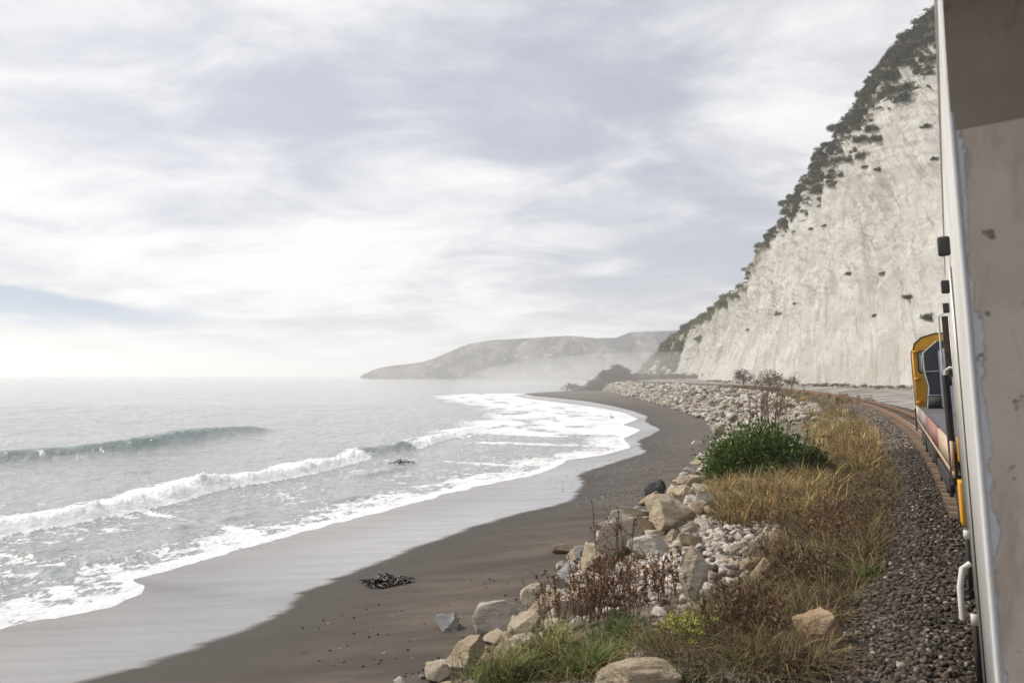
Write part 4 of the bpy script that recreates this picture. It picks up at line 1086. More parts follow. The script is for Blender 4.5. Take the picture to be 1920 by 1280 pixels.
g_ = np.random.default_rng(33)
PC_ = region(g_, [(1390, 1015, 80, 50, 900), (1300, 1030, 60, 50, 600), (1260, 1010, 80, 50, 800), (1200, 1060, 80, 60, 900), (1100, 1120, 90, 50, 450), (1010, 1180, 80, 40, 300), (1330, 940, 50, 40, 300), (1350, 1080, 60, 60, 500), (1230, 1250, 80, 28, 450), (1240, 1085, 60, 50, 350), (1330, 980, 50, 30, 200), (1340, 1160, 120, 40, 300), (1470, 1040, 50, 30, 200), (1180, 1020, 60, 40, 250), (1400, 1250, 120, 30, 260)])
scatter_stones('cobbles', PC_, .032 + .20 * g_.random(len(PC_)) ** 3.2, pick(g_, len(PC_), [(.64, .58, .53), (.52, .43, .35), (.36, .30, .24), (.13, .11, .10)], [.40, .26, .18, .16]), M['stone_attr'], sub=1, seed=9)['kind'] = 'stuff'
sF = 60 + 260 * g_.random(2600) ** 1.2; nF = n_toe(sF) + .5 - g_.random(2600) * (n_toe(sF) - 3.4); x, y = sn_world(sF, nF)
scatter_stones('rubble', np.stack([x, y, ground_full(sF, nF)], -1), (.18 + .8 * g_.random(2600) ** 1.8) * (1 + (sF - 60) / 300), pick(g_, 2600, [(.60, .56, .50), (.50, .44, .36), (.40, .36, .31), (.12, .10, .085)], [.5, .26, .14, .10]), M['stone_attr'], sub=1, seed=10)['kind'] = 'stuff'
# scree at the foot of the cliff
iu = np.where((Bc[:, 1] > 60) & (Bc[:, 1] < 330))[0]; ii = g_.choice(iu, 2200); off = -np.abs(g_.normal(size=2200)) * 2.2 + .6
PS = np.stack([Bc[ii, 0] + off, Bc[ii, 1] + g_.normal(size=2200), 0 * off], -1); s4_, n4_ = world_sn(PS[:, 0], PS[:, 1]); PS[:, 2] = ground_full(s4_, n4_)
scatter_stones('scree', PS, .12 + .7 * g_.random(2200) ** 4, pick(g_, 2200, [(.66, .62, .55), (.56, .52, .45), (.40, .37, .32)], [.5, .35, .15]), M['stone_attr'], sub=1, seed=14)['kind'] = 'stuff'
# pebbles and shells on the sand
PB = region(g_, [(760, 1200, 230, 70, 90), (1000, 1080, 120, 60, 40), (1150, 900, 120, 40, 160), (1250, 850, 80, 50, 160), (1200, 940, 90, 25, 120)])
scatter_stones('beach_pebbles', PB, g_.uniform(.03, .10, len(PB)), pick(g_, len(PB), [(.05, .045, .04), (.20, .19, .18), (.60, .58, .55)], [.6, .28, .12]), M['stone_attr'], seed=12, flat=.5)['kind'] = 'stuff'

# ------------------------------------------------------------------ plants
M['leaf'] = simple('foliage', (0.8, 0.8, 0.8), (1.15, 1.15, 1.1), 6, 0.55, coords='World', attr=True, spec=.35)
M['straw'] = simple('dry_plant', (0.8, 0.8, 0.8), (1.15, 1.12, 1.1), 6, 0.8, coords='World', attr=True, spec=.2)


def blades(P, Hh, W, lean, cols, seed=1, droop=.35, tipcol=None):
    """curved tapering grass blades, one mesh"""
    g_ = np.random.default_rng(seed); k = len(P); a = g_.uniform(0, 6.283, k); dx, dy = np.cos(a), np.sin(a); wa = a + 1.57 + g_.uniform(-.5, .5, k)
    wx, wy = np.cos(wa) * W * .5, np.sin(wa) * W * .5; out = []; lv = [0, .35, .7, 1.0]
    for i, tt in enumerate(lv):
        off = lean * Hh * tt ** 1.6; c_ = np.stack([P[:, 0] + dx * off, P[:, 1] + dy * off, P[:, 2] + Hh * (tt - droop * lean * tt ** 3)], -1)
        if i < 3:
            f_ = (1, .85, .55)[i]; w3 = np.stack([wx * f_, wy * f_, 0 * wx], -1); out += [c_ - w3, c_ + w3]
        else:
            out.append(c_)
    V = np.stack(out, 1); F = np.array([(0, 1, 3), (0, 3, 2), (2, 3, 5), (2, 5, 4), (4, 5, 6)]); Fa = (F[None] + (np.arange(k) * 7)[:, None, None]).reshape(-1, 3)
    cc = np.repeat(cols[:, None, :], 7, 1)
    if tipcol is not None:
        cc = cc.copy(); cc[:, 4:] = cc[:, 4:] * .5 + np.array(tipcol) * .5
    return V.reshape(-1, 3), Fa, cc.reshape(-1, 3)


def leaves(P, D, size, cols, seed=1, ratio=.42):
    """pointed folded leaves growing along D"""
    g_ = np.random.default_rng(seed); k = len(P); D = D / (np.linalg.norm(D, axis=1)[:, None] + 1e-9)
    r_ = g_.normal(size=(k, 3)); S = np.cross(D, r_); S /= np.linalg.norm(S, axis=1)[:, None] + 1e-9; U = np.cross(S, D)
    sz = size[:, None]; V = np.stack([P, P + D * sz * .5 + S * sz * ratio * .5 + U * sz * .06, P + D * sz - U * sz * .08, P + D * sz * .5 - S * sz * ratio * .5 + U * sz * .06], 1)
    F = np.array([(0, 1, 2), (0, 2, 3)]); return V.reshape(-1, 3), (F[None] + (np.arange(k) * 4)[:, None, None]).reshape(-1, 3), np.repeat(cols, 4, 0)


def jitcol(g_, k, pal, p=None, j=.2):
    pal = np.array(pal, float); return pal[g_.choice(len(pal), k, p=p)] * g_.uniform(1 - j, 1 + j, (k, 1))


STRAW = [(.44, .32, .14), (.36, .26, .115), (.52, .41, .21), (.27, .19, .09)]
BROWN = [(.17, .115, .07), (.24, .165, .10), (.11, .08, .05), (.31, .23, .14)]
OLIVE = [(.20, .21, .07), (.27, .26, .10), (.14, .16, .05), (.36, .32, .15)]
GREEN = [(.085, .145, .035), (.12, .19, .05), (.06, .11, .028), (.20, .24, .08)]


def at_xy(P2):
    z = drop(P2[:, 0], P2[:, 1]); return np.column_stack([P2, z])


def tussock(px, py, rpx, hm, nb_, pal, label, lean=.7, W=.012, seed=1, name='grass_tussock', cat='grass', p=None, tip=None, flat=.6):
    c_ = on_ground(px, py); g_ = np.random.default_rng(seed); rm = rpx * c_.y / FPX; r_ = rm * np.sqrt(g_.random(nb_)); a = g_.random(nb_) * 6.283
    P_ = at_xy(np.stack([c_.x + r_ * np.cos(a), c_.y + r_ * np.sin(a) * flat * 1.6], -1)); P_[:, 2] -= .03
    V, F, cc = blades(P_, hm * g_.uniform(.5, 1.15, nb_) * (1 - .35 * (r_ / (rm + 1e-6)) ** 2), W * g_.uniform(.7, 1.4, nb_) * (1 + c_.y / 40), lean * g_.uniform(.3, 1.4, nb_), jitcol(g_, nb_, pal, p), seed, tipcol=tip)
    V = V - np.array([c_.x, c_.y, c_.z]); o = put(name, mesh_np(name, V, F, cc), None, M['straw']); o.location = c_; tag(o, label, cat); return o


# ground cover of dry grass: nobody could count it
def cover(regs, hm, pal, seed, W=.010, lean=.6, name='dry_grass', p=None, tip=None):
    g_ = np.random.default_rng(seed); c_ = region(g_, [(a, b_, rx, ry, k) for a, b_, rx, ry, k, nb_ in regs]); rep_ = np.concatenate([np.full(r_[4], r_[5]) for r_ in regs])
    cl = jitcol(g_, len(c_), pal, p, .3) * np.clip((1.15 if seed == 41 else .82) + .9 * fbm(p3(c_[:, 0] / .9, c_[:, 1] / .9, seed), 2), .35, 1.35)[:, None]; ch = g_.uniform(.35, 1.3, len(c_))
    P_ = np.repeat(c_, rep_, 0); k = len(P_); P_ = P_.copy(); P_[:, :2] += g_.normal(size=(k, 2)) * .11; P_[:, 2] = drop(P_[:, 0], P_[:, 1]) - .03
    dd = P_[:, 1]
    V, F, cc = blades(P_, hm * np.repeat(ch, rep_) * g_.uniform(.4, 1.2, k), W * g_.uniform(.6, 1.4, k) * (1 + dd / 30), lean * g_.uniform(.2, 1.6, k), np.repeat(cl, rep_, 0) * g_.uniform(.75, 1.25, (k, 1)), seed, tipcol=tip)
    o = put(name, mesh_np(name, V, F, cc), None, M['straw']); o['kind'] = 'stuff'; return o


cover([(1570, 815, 60, 48, 240, 30), (1520, 765, 60, 28, 160, 26), (1490, 745, 40, 12, 80, 20), (1610, 850, 40, 50, 120, 26), (1450, 905, 95, 22, 240, 30), (1400, 940, 80, 32, 230, 30), (1480, 960, 90, 30, 200, 26), (1530, 905, 40, 30, 120, 26), (1370, 975, 30, 18, 40, 22)], .74, STRAW + BROWN + OLIVE[1:3], 41, lean=.9, p=[.17, .15, .12, .1, .08, .1, .05, .08, .08, .07])
cover([(1600, 930, 62, 90, 420, 26), (1560, 1010, 80, 70, 420, 26), (1480, 1060, 70, 45, 220, 24), (1640, 900, 30, 70, 160, 22), (1500, 1130, 90, 60, 220, 24), (1400, 1180, 90, 60, 220, 22), (1330, 1240, 120, 40, 170, 22), (1470, 1255, 80, 30, 110, 22), (1600, 1040, 50, 50, 150, 24)], .50, BROWN + OLIVE[:3] + STRAW[1:2], 42, W=.008, lean=1.1, p=[.17, .2, .12, .15, .08, .08, .08, .12])
cover([(960, 1268, 90, 22, 60, 20), (1080, 1250, 80, 30, 70, 22), (1010, 1235, 50, 16, 25, 20), (1150, 1225, 60, 40, 60, 22), (1590, 960, 60, 60, 60, 20), (1550, 1060, 60, 40, 60, 20), (1440, 1150, 70, 50, 80, 20), (1380, 960, 60, 30, 50, 20), (1350, 1260, 100, 30, 60, 20)], .34, OLIVE + GREEN[:2] + STRAW[:2] + BROWN[1:2], 43, W=.009, lean=.9, name='green_grass')
cover([(1560, 722, 90, 5, 110, 16), (1440, 726, 70, 8, 120, 16), (1600, 745, 50, 14, 80, 18), (1400, 735, 60, 10, 60, 16)], .8, STRAW + BROWN, 44, W=.012, name='dry_grass')
# straw litter lying flat
g_ = np.random.default_rng(47); P_ = region(g_, [(1480, 1215, 65, 26, 900), (1430, 1262, 120, 24, 500), (1520, 1135, 60, 20, 300), (1350, 1200, 60, 40, 300)]); k = len(P_); P_[:, 2] += .02
V, F, cc = blades(P_, g_.uniform(.10, .30, k), np.full(k, .009), g_.uniform(1.5, 3.0, k), jitcol(g_, k, [(.45, .39, .31), (.34, .28, .22), (.24, .19, .15)]), 47, .30); o = put('dead_grass_litter', mesh_np('dead_grass_litter', V, F, cc), None, M['straw']); o['kind'] = 'stuff'

tussock(1040, 1235, 42, .70, 300, OLIVE + GREEN[3:], 'yellow-green grass tussock spilling over the rocks at the bottom of the bank', .9, .011, 51)
tussock(950, 1275, 45, .55, 260, OLIVE, 'straggly olive grass tuft beside the lowest craggy boulder', .9, .010, 52)
tussock(1108, 1262, 34, .5, 240, GREEN[:3] + OLIVE[:1], 'bright green grass tussock right of the small tan stone', .9, .010, 53)
tussock(1485, 945, 34, .75, 260, OLIVE + STRAW[:1], 'upright yellow-green tussock in front of the green bush', .5, .010, 54, tip=(.5, .42, .2))
tussock(1610, 1092, 34, .45, 260, GREEN + OLIVE[:1], 'short green grass tuft at the edge of the ballast', .9, .009, 55)
tussock(1560, 1104, 22, .35, 150, GREEN, 'smaller green tuft just left of the ballast-edge tuft', .9, .009, 56)
tussock(1575, 815, 42, 1.15, 420, STRAW[:3] + OLIVE[1:2], 'tall golden grass clump behind the green bush', .45, .012, 57)
tussock(1520, 1245, 14, .3, 80, GREEN, 'tiny green tuft in front of the orange-brown rock', .8, .008, 58)
tussock(1420, 905, 40, .75, 260, STRAW, 'pale straw grass clump in front of the green bush', .6, .011, 59)
tussock(1160, 1205, 40, .55, 300, GREEN[:3], 'dark green leafy clump under the brown stems', .8, .010, 60)


def stems(px, py, rxp, ryp, k, h0, h1, pal, label, name='dead_weed', cat='weed', seed=1, r=.006, branch=3, seeds=True, fan=.18, seedcol=None, ss_=.03):
    g_ = np.random.default_rng(seed); c_ = on_ground(px, py); root = put(name, None); root.location = c_; tag(root, label, cat)
    A, Sp, Sc = Acc(), [], []
    for i in range(k):
        q_ = on_ground(px + rxp * g_.normal() * .5, py + ryp * g_.normal() * .5); b0 = np.array(q_[:]) - np.array(c_[:]); h = g_.uniform(h0, h1); col = jitcol(g_, 1, pal)[0]
        tip = b0 + np.array([g_.normal() * fan * h, g_.normal() * fan * h, h]); mid_ = (b0 + tip) / 2 + g_.normal(size=3) * .05 * h
        rr = r * (1 + c_.y / 35); A.tube([b0 - np.array([0, 0, .05]), mid_, tip], rr, 3, col, rr * .45)
        for j in range(branch):
            u = g_.uniform(.35, .9); s0 = b0 + (mid_ - b0) * min(u * 2, 1) if u < .5 else mid_ + (tip - mid_) * (u * 2 - 1); e_ = s0 + np.array([g_.normal() * .12, g_.normal() * .12, g_.uniform(.08, .22)]) * h
            A.tube([s0, e_], rr * .6, 3, col, rr * .3); m_ = 5 if seeds else 2
            tt = g_.random(m_)[:, None]; Sp.append(s0 + (e_ - s0) * tt); Sc.append(np.repeat(jitcol(g_, 1, seedcol or pal), m_, 0))
        m_ = 8 if seeds else 2; tt = g_.uniform(.55, 1, m_)[:, None]; Sp.append(mid_ + (tip - mid_) * tt); Sc.append(np.repeat(jitcol(g_, 1, seedcol or pal), m_, 0))
    A.build('stems', M['straw'], root)['kind'] = 'stuff'; Sp = np.concatenate(Sp); Sc = np.concatenate(Sc)
    V, F, cc = leaves(Sp, g_.normal(size=Sp.shape) + np.array([0, 0, .4]), g_.uniform(.6, 1.5, len(Sp)) * ss_ * (1 + c_.y / 35), Sc, seed, .6); o_ = put('seed_heads', mesh_np('seed_heads', V, F, cc), root, M['straw']); o_['kind'] = 'stuff'; return root


RUST = [(.17, .085, .05), (.23, .125, .075), (.12, .065, .042), (.30, .19, .11)]
stems(1135, 1165, 90, 22, 75, .5, 1.05, RUST, 'dense thicket of rusty brown dead stems on the rocks', seed=61)
stems(1040, 1180, 40, 14, 18, .5, .9, RUST, 'sparse brown stems behind the green tussock at the lower left of the bank', seed=62)
stems(1152, 1130, 16, 10, 5, 1.3, 1.7, [(.13, .09, .06)], 'tallest dark dead stems rising past the tall tan boulder', seed=63, r=.010, branch=5)
stems(1250, 1130, 60, 16, 26, .4, .9, RUST, 'thin brown stems just left of the tall tilted boulder', seed=64)
stems(1385, 1215, 75, 26, 95, .35, .75, BROWN[:3] + RUST[:1], 'wide patch of dark brown weeds near the bottom of the bank', seed=65)
stems(1490, 1105, 75, 26, 90, .3, .7, BROWN + RUST[:1], 'brown weed patch left of the green ballast-edge tuft', seed=66)
stems(1445, 806, 44, 8, 20, 2.4, 4.0, [(.20, .13, .095), (.27, .19, .14)], 'tall bare stems standing up behind the green bush', seed=67, r=.020, branch=5, fan=.15, ss_=.05)
stems(1385, 985, 30, 14, 16, .3, .6, STRAW[:2] + RUST[1:2], 'low reddish stems above the white cobbles', seed=68)
stems(1590, 860, 60, 40, 60, .6, 1.2, STRAW + BROWN[:2], 'tall wispy stems rising out of the golden grass right of the bush', seed=73, r=.005)
stems(1470, 985, 90, 30, 60, .4, .9, BROWN + STRAW[:2], 'tangled brown stalks between the bush and the white cobbles', seed=74, r=.005)
stems(1560, 1020, 70, 50, 70, .4, .85, BROWN + RUST[:2], 'dark tangled weeds on the slope above the ballast-edge tuft', seed=75, r=.005)
stems(1640, 960, 40, 60, 45, .4, .8, BROWN, 'feathery grey-brown stems leaning over the ballast', seed=69, r=.004)
fen = stems(1290, 1225, 55, 22, 26, .3, .55, [(.20, .24, .07), (.28, .30, .09)], 'wild fennel with yellow-green flower heads', name='fennel_plant', cat='plant', seed=70, branch=3, seeds=False, fan=.25)
g_ = np.random.default_rng(71); c_ = np.array(fen.location[:]); k = 34
hd = np.array([on_ground(1290 + 55 * g_.normal() * .6, 1235 + 25 * g_.normal() * .6)[:] for _ in range(k)]); hd[:, 2] += g_.uniform(.3, .55, k); hd -= c_
Pq = np.repeat(hd, 26, 0) + g_.normal(size=(k * 26, 3)) * np.array([.028, .028, .016]); V, F, cc = leaves(Pq, g_.normal(size=Pq.shape) + np.array([0, 0, 1.0]), np.full(len(Pq), .024), jitcol(g_, len(Pq), [(.42, .42, .06), (.50, .48, .08), (.34, .36, .07)]), 72, .8)
put('flower_heads', mesh_np('flower_heads', V, F, cc), fen, M['leaf'])['kind'] = 'stuff'


def bush(px, py, wpx, hpx, nl, lsz, pal, label, seed=1, name='leafy_bush', dr=.8, cat='bush', p=None):
    c_ = on_ground(px, py); g_ = np.random.default_rng(seed); wm, hm = wpx * c_.y / FPX / 2, hpx * c_.y / FPX; ctr = np.array([c_.x, c_.y + wm * dr * .5, float(drop(c_.x, c_.y + wm * dr * .5)[0])])
    root = put(name, None); root.location = ctr; tag(root, label, cat); k = 130; d = g_.normal(size=(k, 3)); d[:, 2] = abs(d[:, 2]) * .9 - .15; d /= np.linalg.norm(d, axis=1)[:, None]
    bumpy = 1 + .22 * fbm(d * 1.8 + seed, 3); tipp = d * bumpy[:, None] * np.array([wm, wm * dr, hm]) * g_.uniform(.72, 1.0, (k, 1)); A = Acc()
    for i in range(0, k, 3):
        A.tube([np.array([d[i, 0] * wm * .15, d[i, 1] * wm * .15, -.1]), tipp[i] * .5 + np.array([0, 0, .1 * hm]), tipp[i] * .93], .018, 4, (.10, .075, .05), .006)
    A.build('branches', M['straw'], root)['kind'] = 'stuff'; ci = g_.integers(0, k, nl); sp_ = g_.normal(size=(nl, 3)) * .15 * min(wm, hm) * 1.2; tipp = np.where((np.arange(k) % 4 == 0)[:, None], tipp * .6, tipp)
    Pp = tipp[ci] + sp_; Pp = Pp[Pp[:, 2] > -.15]; ci = ci[:len(Pp)]; D = Pp / np.array([wm, wm * dr, hm]) + g_.normal(size=Pp.shape) * .55 + np.array([0, 0, .25])
    V, F, cc = leaves(Pp, D, lsz * g_.uniform(.6, 1.3, len(Pp)), jitcol(g_, len(Pp), pal, p, .25), seed, .38); put('foliage', mesh_np('foliage', V, F, cc), root, M['leaf']); return root


bush(1436, 908, 180, 98, 17000, .15, [(.085, .14, .026), (.13, .195, .036), (.045, .08, .017), (.20, .27, .06)], 'glossy dark green bush growing at the edge of the rock bank', 81)
bush(1535, 905, 62, 58, 4000, .11, [(.045, .08, .014), (.07, .115, .02), (.10, .085, .03)], 'smaller dark shrub tucked against the right side of the green bush', 82)
bush(1350, 905, 50, 36, 1100, .10, [(.06, .125, .03), (.09, .17, .04)], 'low green sprig trailing seaward from the green bush', 83)
bush(1380, 850, 0.1, 0.1, 10, .01, GREEN, 'x', 84) if False else None

# ------------------------------------------------------------------ shrubs on the cliff, few variants copied
def shrub_mesh(seed, pal, nl=1500, ls=.17):
    g_ = np.random.default_rng(seed); k = 26; d = g_.normal(size=(k, 3)); d[:, 2] = abs(d[:, 2]) * .8; d /= np.linalg.norm(d, axis=1)[:, None]; tp = d * g_.uniform(.35, .95, (k, 1)); cl = jitcol(g_, k, pal, None, .3)
    ci = g_.integers(0, k, nl); P_ = tp[ci] + g_.normal(size=(nl, 3)) * .15; V, F, cc = leaves(P_, P_ + g_.normal(size=P_.shape) * .5, ls * g_.uniform(.5, 1.2, nl), cl[ci] * g_.uniform(.75, 1.25, (nl, 1)), seed, .6)
    me = mesh_np('shrub_foliage', V, F, cc); me.materials.append(M['leaf']); return me


DK = [(.040, .055, .020), (.055, .075, .025), (.030, .040, .018), (.085, .085, .035), (.075, .065, .035)]
SH = [shrub_mesh(200 + i, DK) for i in range(5)]; SHO = [shrub_mesh(210 + i, [(.13, .14, .05), (.17, .16, .07), (.09, .11, .04)]) for i in range(3)]; SHB = [shrub_mesh(220 + i, [(.13, .095, .07), (.18, .13, .095)], 1600, .12) for i in range(2)]
trunk_me = Acc().tube([(0, 0, -.9), (.04, .02, -.2), (0, .05, .45)], .07, 5, (.09, .07, .05), .03).mesh('stem'); trunk_me.materials.append(M['straw'])


def shrub(p, r, me, label=None, name='shrub', sq=.85, stem=True, cat='shrub'):
    o = put(name, None); o.location = p; o.scale = (r, r, r * sq); o.rotation_euler = (0, 0, random.uniform(0, 6.28)); put('foliage', me, o)
    if stem: put('stem', trunk_me, o)
    tag(o, label, cat); return o


ORD = ['first', 'second', 'third', 'fourth', 'fifth', 'sixth', 'seventh', 'eighth', 'ninth', 'tenth', 'eleventh', 'twelfth', 'thirteenth', 'fourteenth', 'fifteenth', 'sixteenth', 'seventeenth', 'eighteenth', 'nineteenth', 'twentieth']
TENS = {2: 'twenty', 3: 'thirty', 4: 'forty', 5: 'fifty', 6: 'sixty', 7: 'seventy', 8: 'eighty', 9: 'ninety', 10: 'hundred', 11: 'hundred and ten', 12: 'hundred and twenty', 13: 'hundred and thirty', 14: 'hundred and forty'}


def nth(i):
    """1-based ordinal in words"""
    if i <= 20: return ORD[i - 1]
    return {0: TENS[i // 10][:-1] + 'ieth'}.get(i % 10, TENS[i // 10] + '-' + ORD[i % 10 - 1]) if i < 100 else '%d%s' % (i, 'th' if 10 < i % 100 < 14 else {1: 'st', 2: 'nd', 3: 'rd'}.get(i % 10, 'th'))


# top edge scrub
g_ = np.random.default_rng(91); EDGE = []
uvis = np.where((V3[:, 219, 1] > 150) & (V3[:, 219, 1] < 330))[0]
px_u, py_u = to_px(V3[uvis, 219]); order = []
for k in range(190):
    py_ = -30 + 470 * (k / 190) ** .95; i = uvis[int(np.argmin(abs(py_u - py_)))]; thick = np.interp(py_, [0, 300, 400, 480], [.13, .15, .07, .02])
    j = int(np.clip(219 - abs(g_.normal()) * thick * 219 * .8 + g_.uniform(0, 5), 100, 226)); p = V3[i, j] + nrm[i, j] * .3
    p = p + np.array([0, 0, -.2]); EDGE.append((py_, shrub(tuple(p), g_.uniform(1.2, 2.6) * np.interp(py_, [0, 380, 470], [1.1, .95, .55]), (SH + SHO[:1])[int(g_.integers(6))], None, 'cliff_shrub', stem=False)))
for i, (py_, o) in enumerate(sorted(EDGE, key=lambda q_: to_px(np.array(q_[1].location[:]))[1]), 1):
    tag(o, 'dark green shrub on the cliff top edge, %s counting down from the top' % nth(i), 'shrub', 'shrubs along the cliff top edge')
pts, rad = [], []
while len(pts) < 520:
    i = int(g_.choice(uvis)); dn = abs(g_.normal()) * .075; pyq = to_px(V3[i, 219])[1]
    if pyq > 440 or pyq < -60: continue
    dn *= np.interp(pyq, [0, 330, 430, 500], [1.2, 1.2, .5, .25]) * (1 + 1.2 * float(fbm(np.array([uu[i] / 7., 1., 5.]), 2)))
    j = int(np.clip(219 - dn * 219, 120, 228)); pts.append(V3[i, j]); rad.append(g_.uniform(.5, 1.5))
SHL = [shrub_mesh(240 + i, DK, 200, .36) for i in range(5)]; SHOL = [shrub_mesh(250 + i, [(.19, .20, .09), (.24, .23, .12), (.13, .15, .065)], 240, .34) for i in range(3)]; SHBL = [shrub_mesh(260 + i, [(.17, .13, .10), (.23, .18, .14)], 320, .22) for i in range(2)]
M_ = SHL + SHOL[:2] + [shrub_mesh(230, [(.16, .115, .06), (.22, .17, .09)], 220, .34)]
mass_later = (pts, rad, M_)
# single plants on the white face
FACE = [(1703, 560, 11, 0, 'dark round bush alone on the white face level with the locomotive'), (1640, 594, 7, 1, 'small green shrub below left of the dark round bush'), (1738, 598, 13, 1, 'olive shrub on the white face just above the cab'),
        (1648, 320, 9, 0, 'dark shrub hanging highest on the open white face'), (1622, 315, 7, 0, 'small dark shrub left of the highest hanging shrub'), (1565, 350, 14, 0, 'largest dark shrub clump hanging below the scrub edge'), (1580, 330, 10, 0, 'dark shrub at the upper right of the hanging clump'),
        (1545, 425, 6, 0, 'tiny dark shrub midway down the white face'), (1520, 430, 5, 0, 'tiniest dark tuft left of the midway shrub'), (1460, 590, 8, 1, 'olive bush at the head of a green streak low on the face'), (1490, 570, 4, 1, 'little olive tuft right of the green streak'), (1735, 240, 10, 0, 'dark bush beside the carriage edge high on the face'), (1752, 300, 7, 0, 'dark tuft touching the carriage edge'), (1655, 515, 8, 1, 'grey-green mat of weeds in the middle of the face'), (1590, 515, 7, 1, 'speckled weed patch left of the middle mat')]
for px, py, rp_, kd, lb in FACE:
    h = on_cliff(px, py)
    if h: shrub(h, rp_ * h.y / FPX, (SHO if kd else SH)[int(g_.integers(3))], lb, 'cliff_shrub', stem=False)
# low growth along the foot of the cliff
iu = np.where((Bc[:, 1] > 60) & (Bc[:, 1] < 260))[0]; foot = []
for k in range(240):
    i = int(g_.choice(iu)); x_ = Bc[i, 0] - abs(g_.normal()) * 1.6; y_ = Bc[i, 1] + g_.normal(); s1, n1 = world_sn(x_, y_); foot.append((x_, y_, float(ground_full(s1, n1)[0])))
# scrub on the far slope: one mass
def mass(name, pts, rad, mes, seed):
    g_ = np.random.default_rng(seed); Vs, Fs, Cs, nv = [], [], [], 0
    for p, r in zip(pts, rad):
        me = mes[int(g_.integers(len(mes)))]; k = len(me.vertices); co = np.empty(k * 3, np.float32); me.vertices.foreach_get('co', co); co = co.reshape(-1, 3); a = g_.uniform(0, 6.28); ca, sa = math.cos(a), math.sin(a)
        co = np.stack([co[:, 0] * ca - co[:, 1] * sa, co[:, 0] * sa + co[:, 1] * ca, co[:, 2] * .8], -1) * r + np.array(p); cl = np.empty(k * 4, np.float32); me.attributes['Col'].data.foreach_get('color', cl)
        fi_ = np.arange(k).reshape(-1, 4); Fs.append(np.concatenate([fi_[:, [0, 1, 2]], fi_[:, [0, 2, 3]]]) + nv); Vs.append(co); Cs.append(cl.reshape(-1, 4)[:, :3]); nv += k
    o = put(name, mesh_np(name, np.concatenate(Vs), np.concatenate(Fs), np.concatenate(Cs)), None, M['leaf']); o['kind'] = 'stuff'; return o


mass('cliff_top_scrub', mass_later[0], mass_later[1], mass_later[2], 94)
mass('cliff_foot_growth', foot, g_.uniform(.25, .75, len(foot)), SHOL + SHBL, 93)
pts, rad = [], []; far_u = np.where((V3[:, 150, 1] > 255) & (V3[:, 150, 1] < 590))[0]
while len(pts) < 900:
    i = int(g_.choice(far_u)); j = int(g_.integers(15, 224)); Yq = V3[i, j, 1]; dens = veg[i, j] * np.interp(Yq, [255, 330, 420], [.15, .6, 1]) + (.35 if j > 195 else 0)
    if fbm(np.array([uu[i] / 18., j / 30., 2.0]), 2) * .8 + dens > g_.uniform(.35, 1.0):
        pts.append(V3[i, j] + nrm[i, j] * .3); rad.append(g_.uniform(1.0, 2.4) * np.interp(Yq, [255, 400, 560], [.75, 1.1, 1.5]))
mass('hillside_scrub', pts, rad, SHL[3:4] + SHOL + SHOL, 95)
# bushy mound at the end of the beach
pts, rad = [], []
for k in range(330):
    a = g_.normal(size=2); px = 1152 + 32 * a[0]; Yq = 325 + 30 * g_.random(); top = np.interp(px, [1100, 1125, 1150, 1158, 1180, 1215, 1260], [714, 698, 684, 676, 692, 695, 694]); py = top + 6 + (730 - top) * g_.random() ** .8
    pts.append(at_y(px, py + 4, Yq)); rad.append(g_.uniform(1.6, 3.0))
for k in range(260):
    px = g_.uniform(1180, 1480); Yq = np.interp(px, [1180, 1300, 1480], [380, 300, 195]) + g_.uniform(-8, 25); x_ = (px - 960) / FPX * Yq
    s1, n1 = world_sn(x_, Yq); pts.append((x_, Yq, float(ground_z(s1, n1)[0]) + g_.uniform(.2, 1.6))); rad.append(g_.uniform(.7, 1.7))
for k in range(170):
    s1 = 62 + 150 * g_.random() ** 1.2; n1 = float(n_toe(s1)) - g_.random() * (float(n_toe(s1)) - 3.0); x_, y_ = sn_world(s1, n1); pts.append((float(x_), float(y_), float(ground_full(s1, n1)))); rad.append(g_.uniform(.25, .8))
mass('shore_scrub', pts, rad, SHBL + SHBL + SHOL, 96)
for px, py, rp_, lb in ((1395, 712, 22, 'bare grey-brown shrub at the cliff foot left of its twin'), (1442, 716, 26, 'broad bare brown shrub at the cliff foot'), (1482, 718, 14, 'low bare shrub right of the broad brown one')):
    p = at_y(px, py, 172); shrub((p[0], p[1], p[2]), rp_ * 172 / FPX, SHB[px % 2], lb, 'bare_shrub')

# ------------------------------------------------------------------ seaweed, driftwood, rocks awash
M['kelp'] = simple('wet_kelp', (0.018, 0.014, 0.010), (0.045, 0.034, 0.022), 8, 0.3, 0.3, 30, 'World')
M['wood'] = simple('grey_driftwood', (0.30, 0.26, 0.22), (0.45, 0.40, 0.34), 6, 0.9, 0.4, 25, 'World'); M['darkwood'] = simple('brown_driftwood', (0.10, 0.065, 0.045), (0.18, 0.12, 0.085), 6, 0.9, 0.4, 25, 'World')


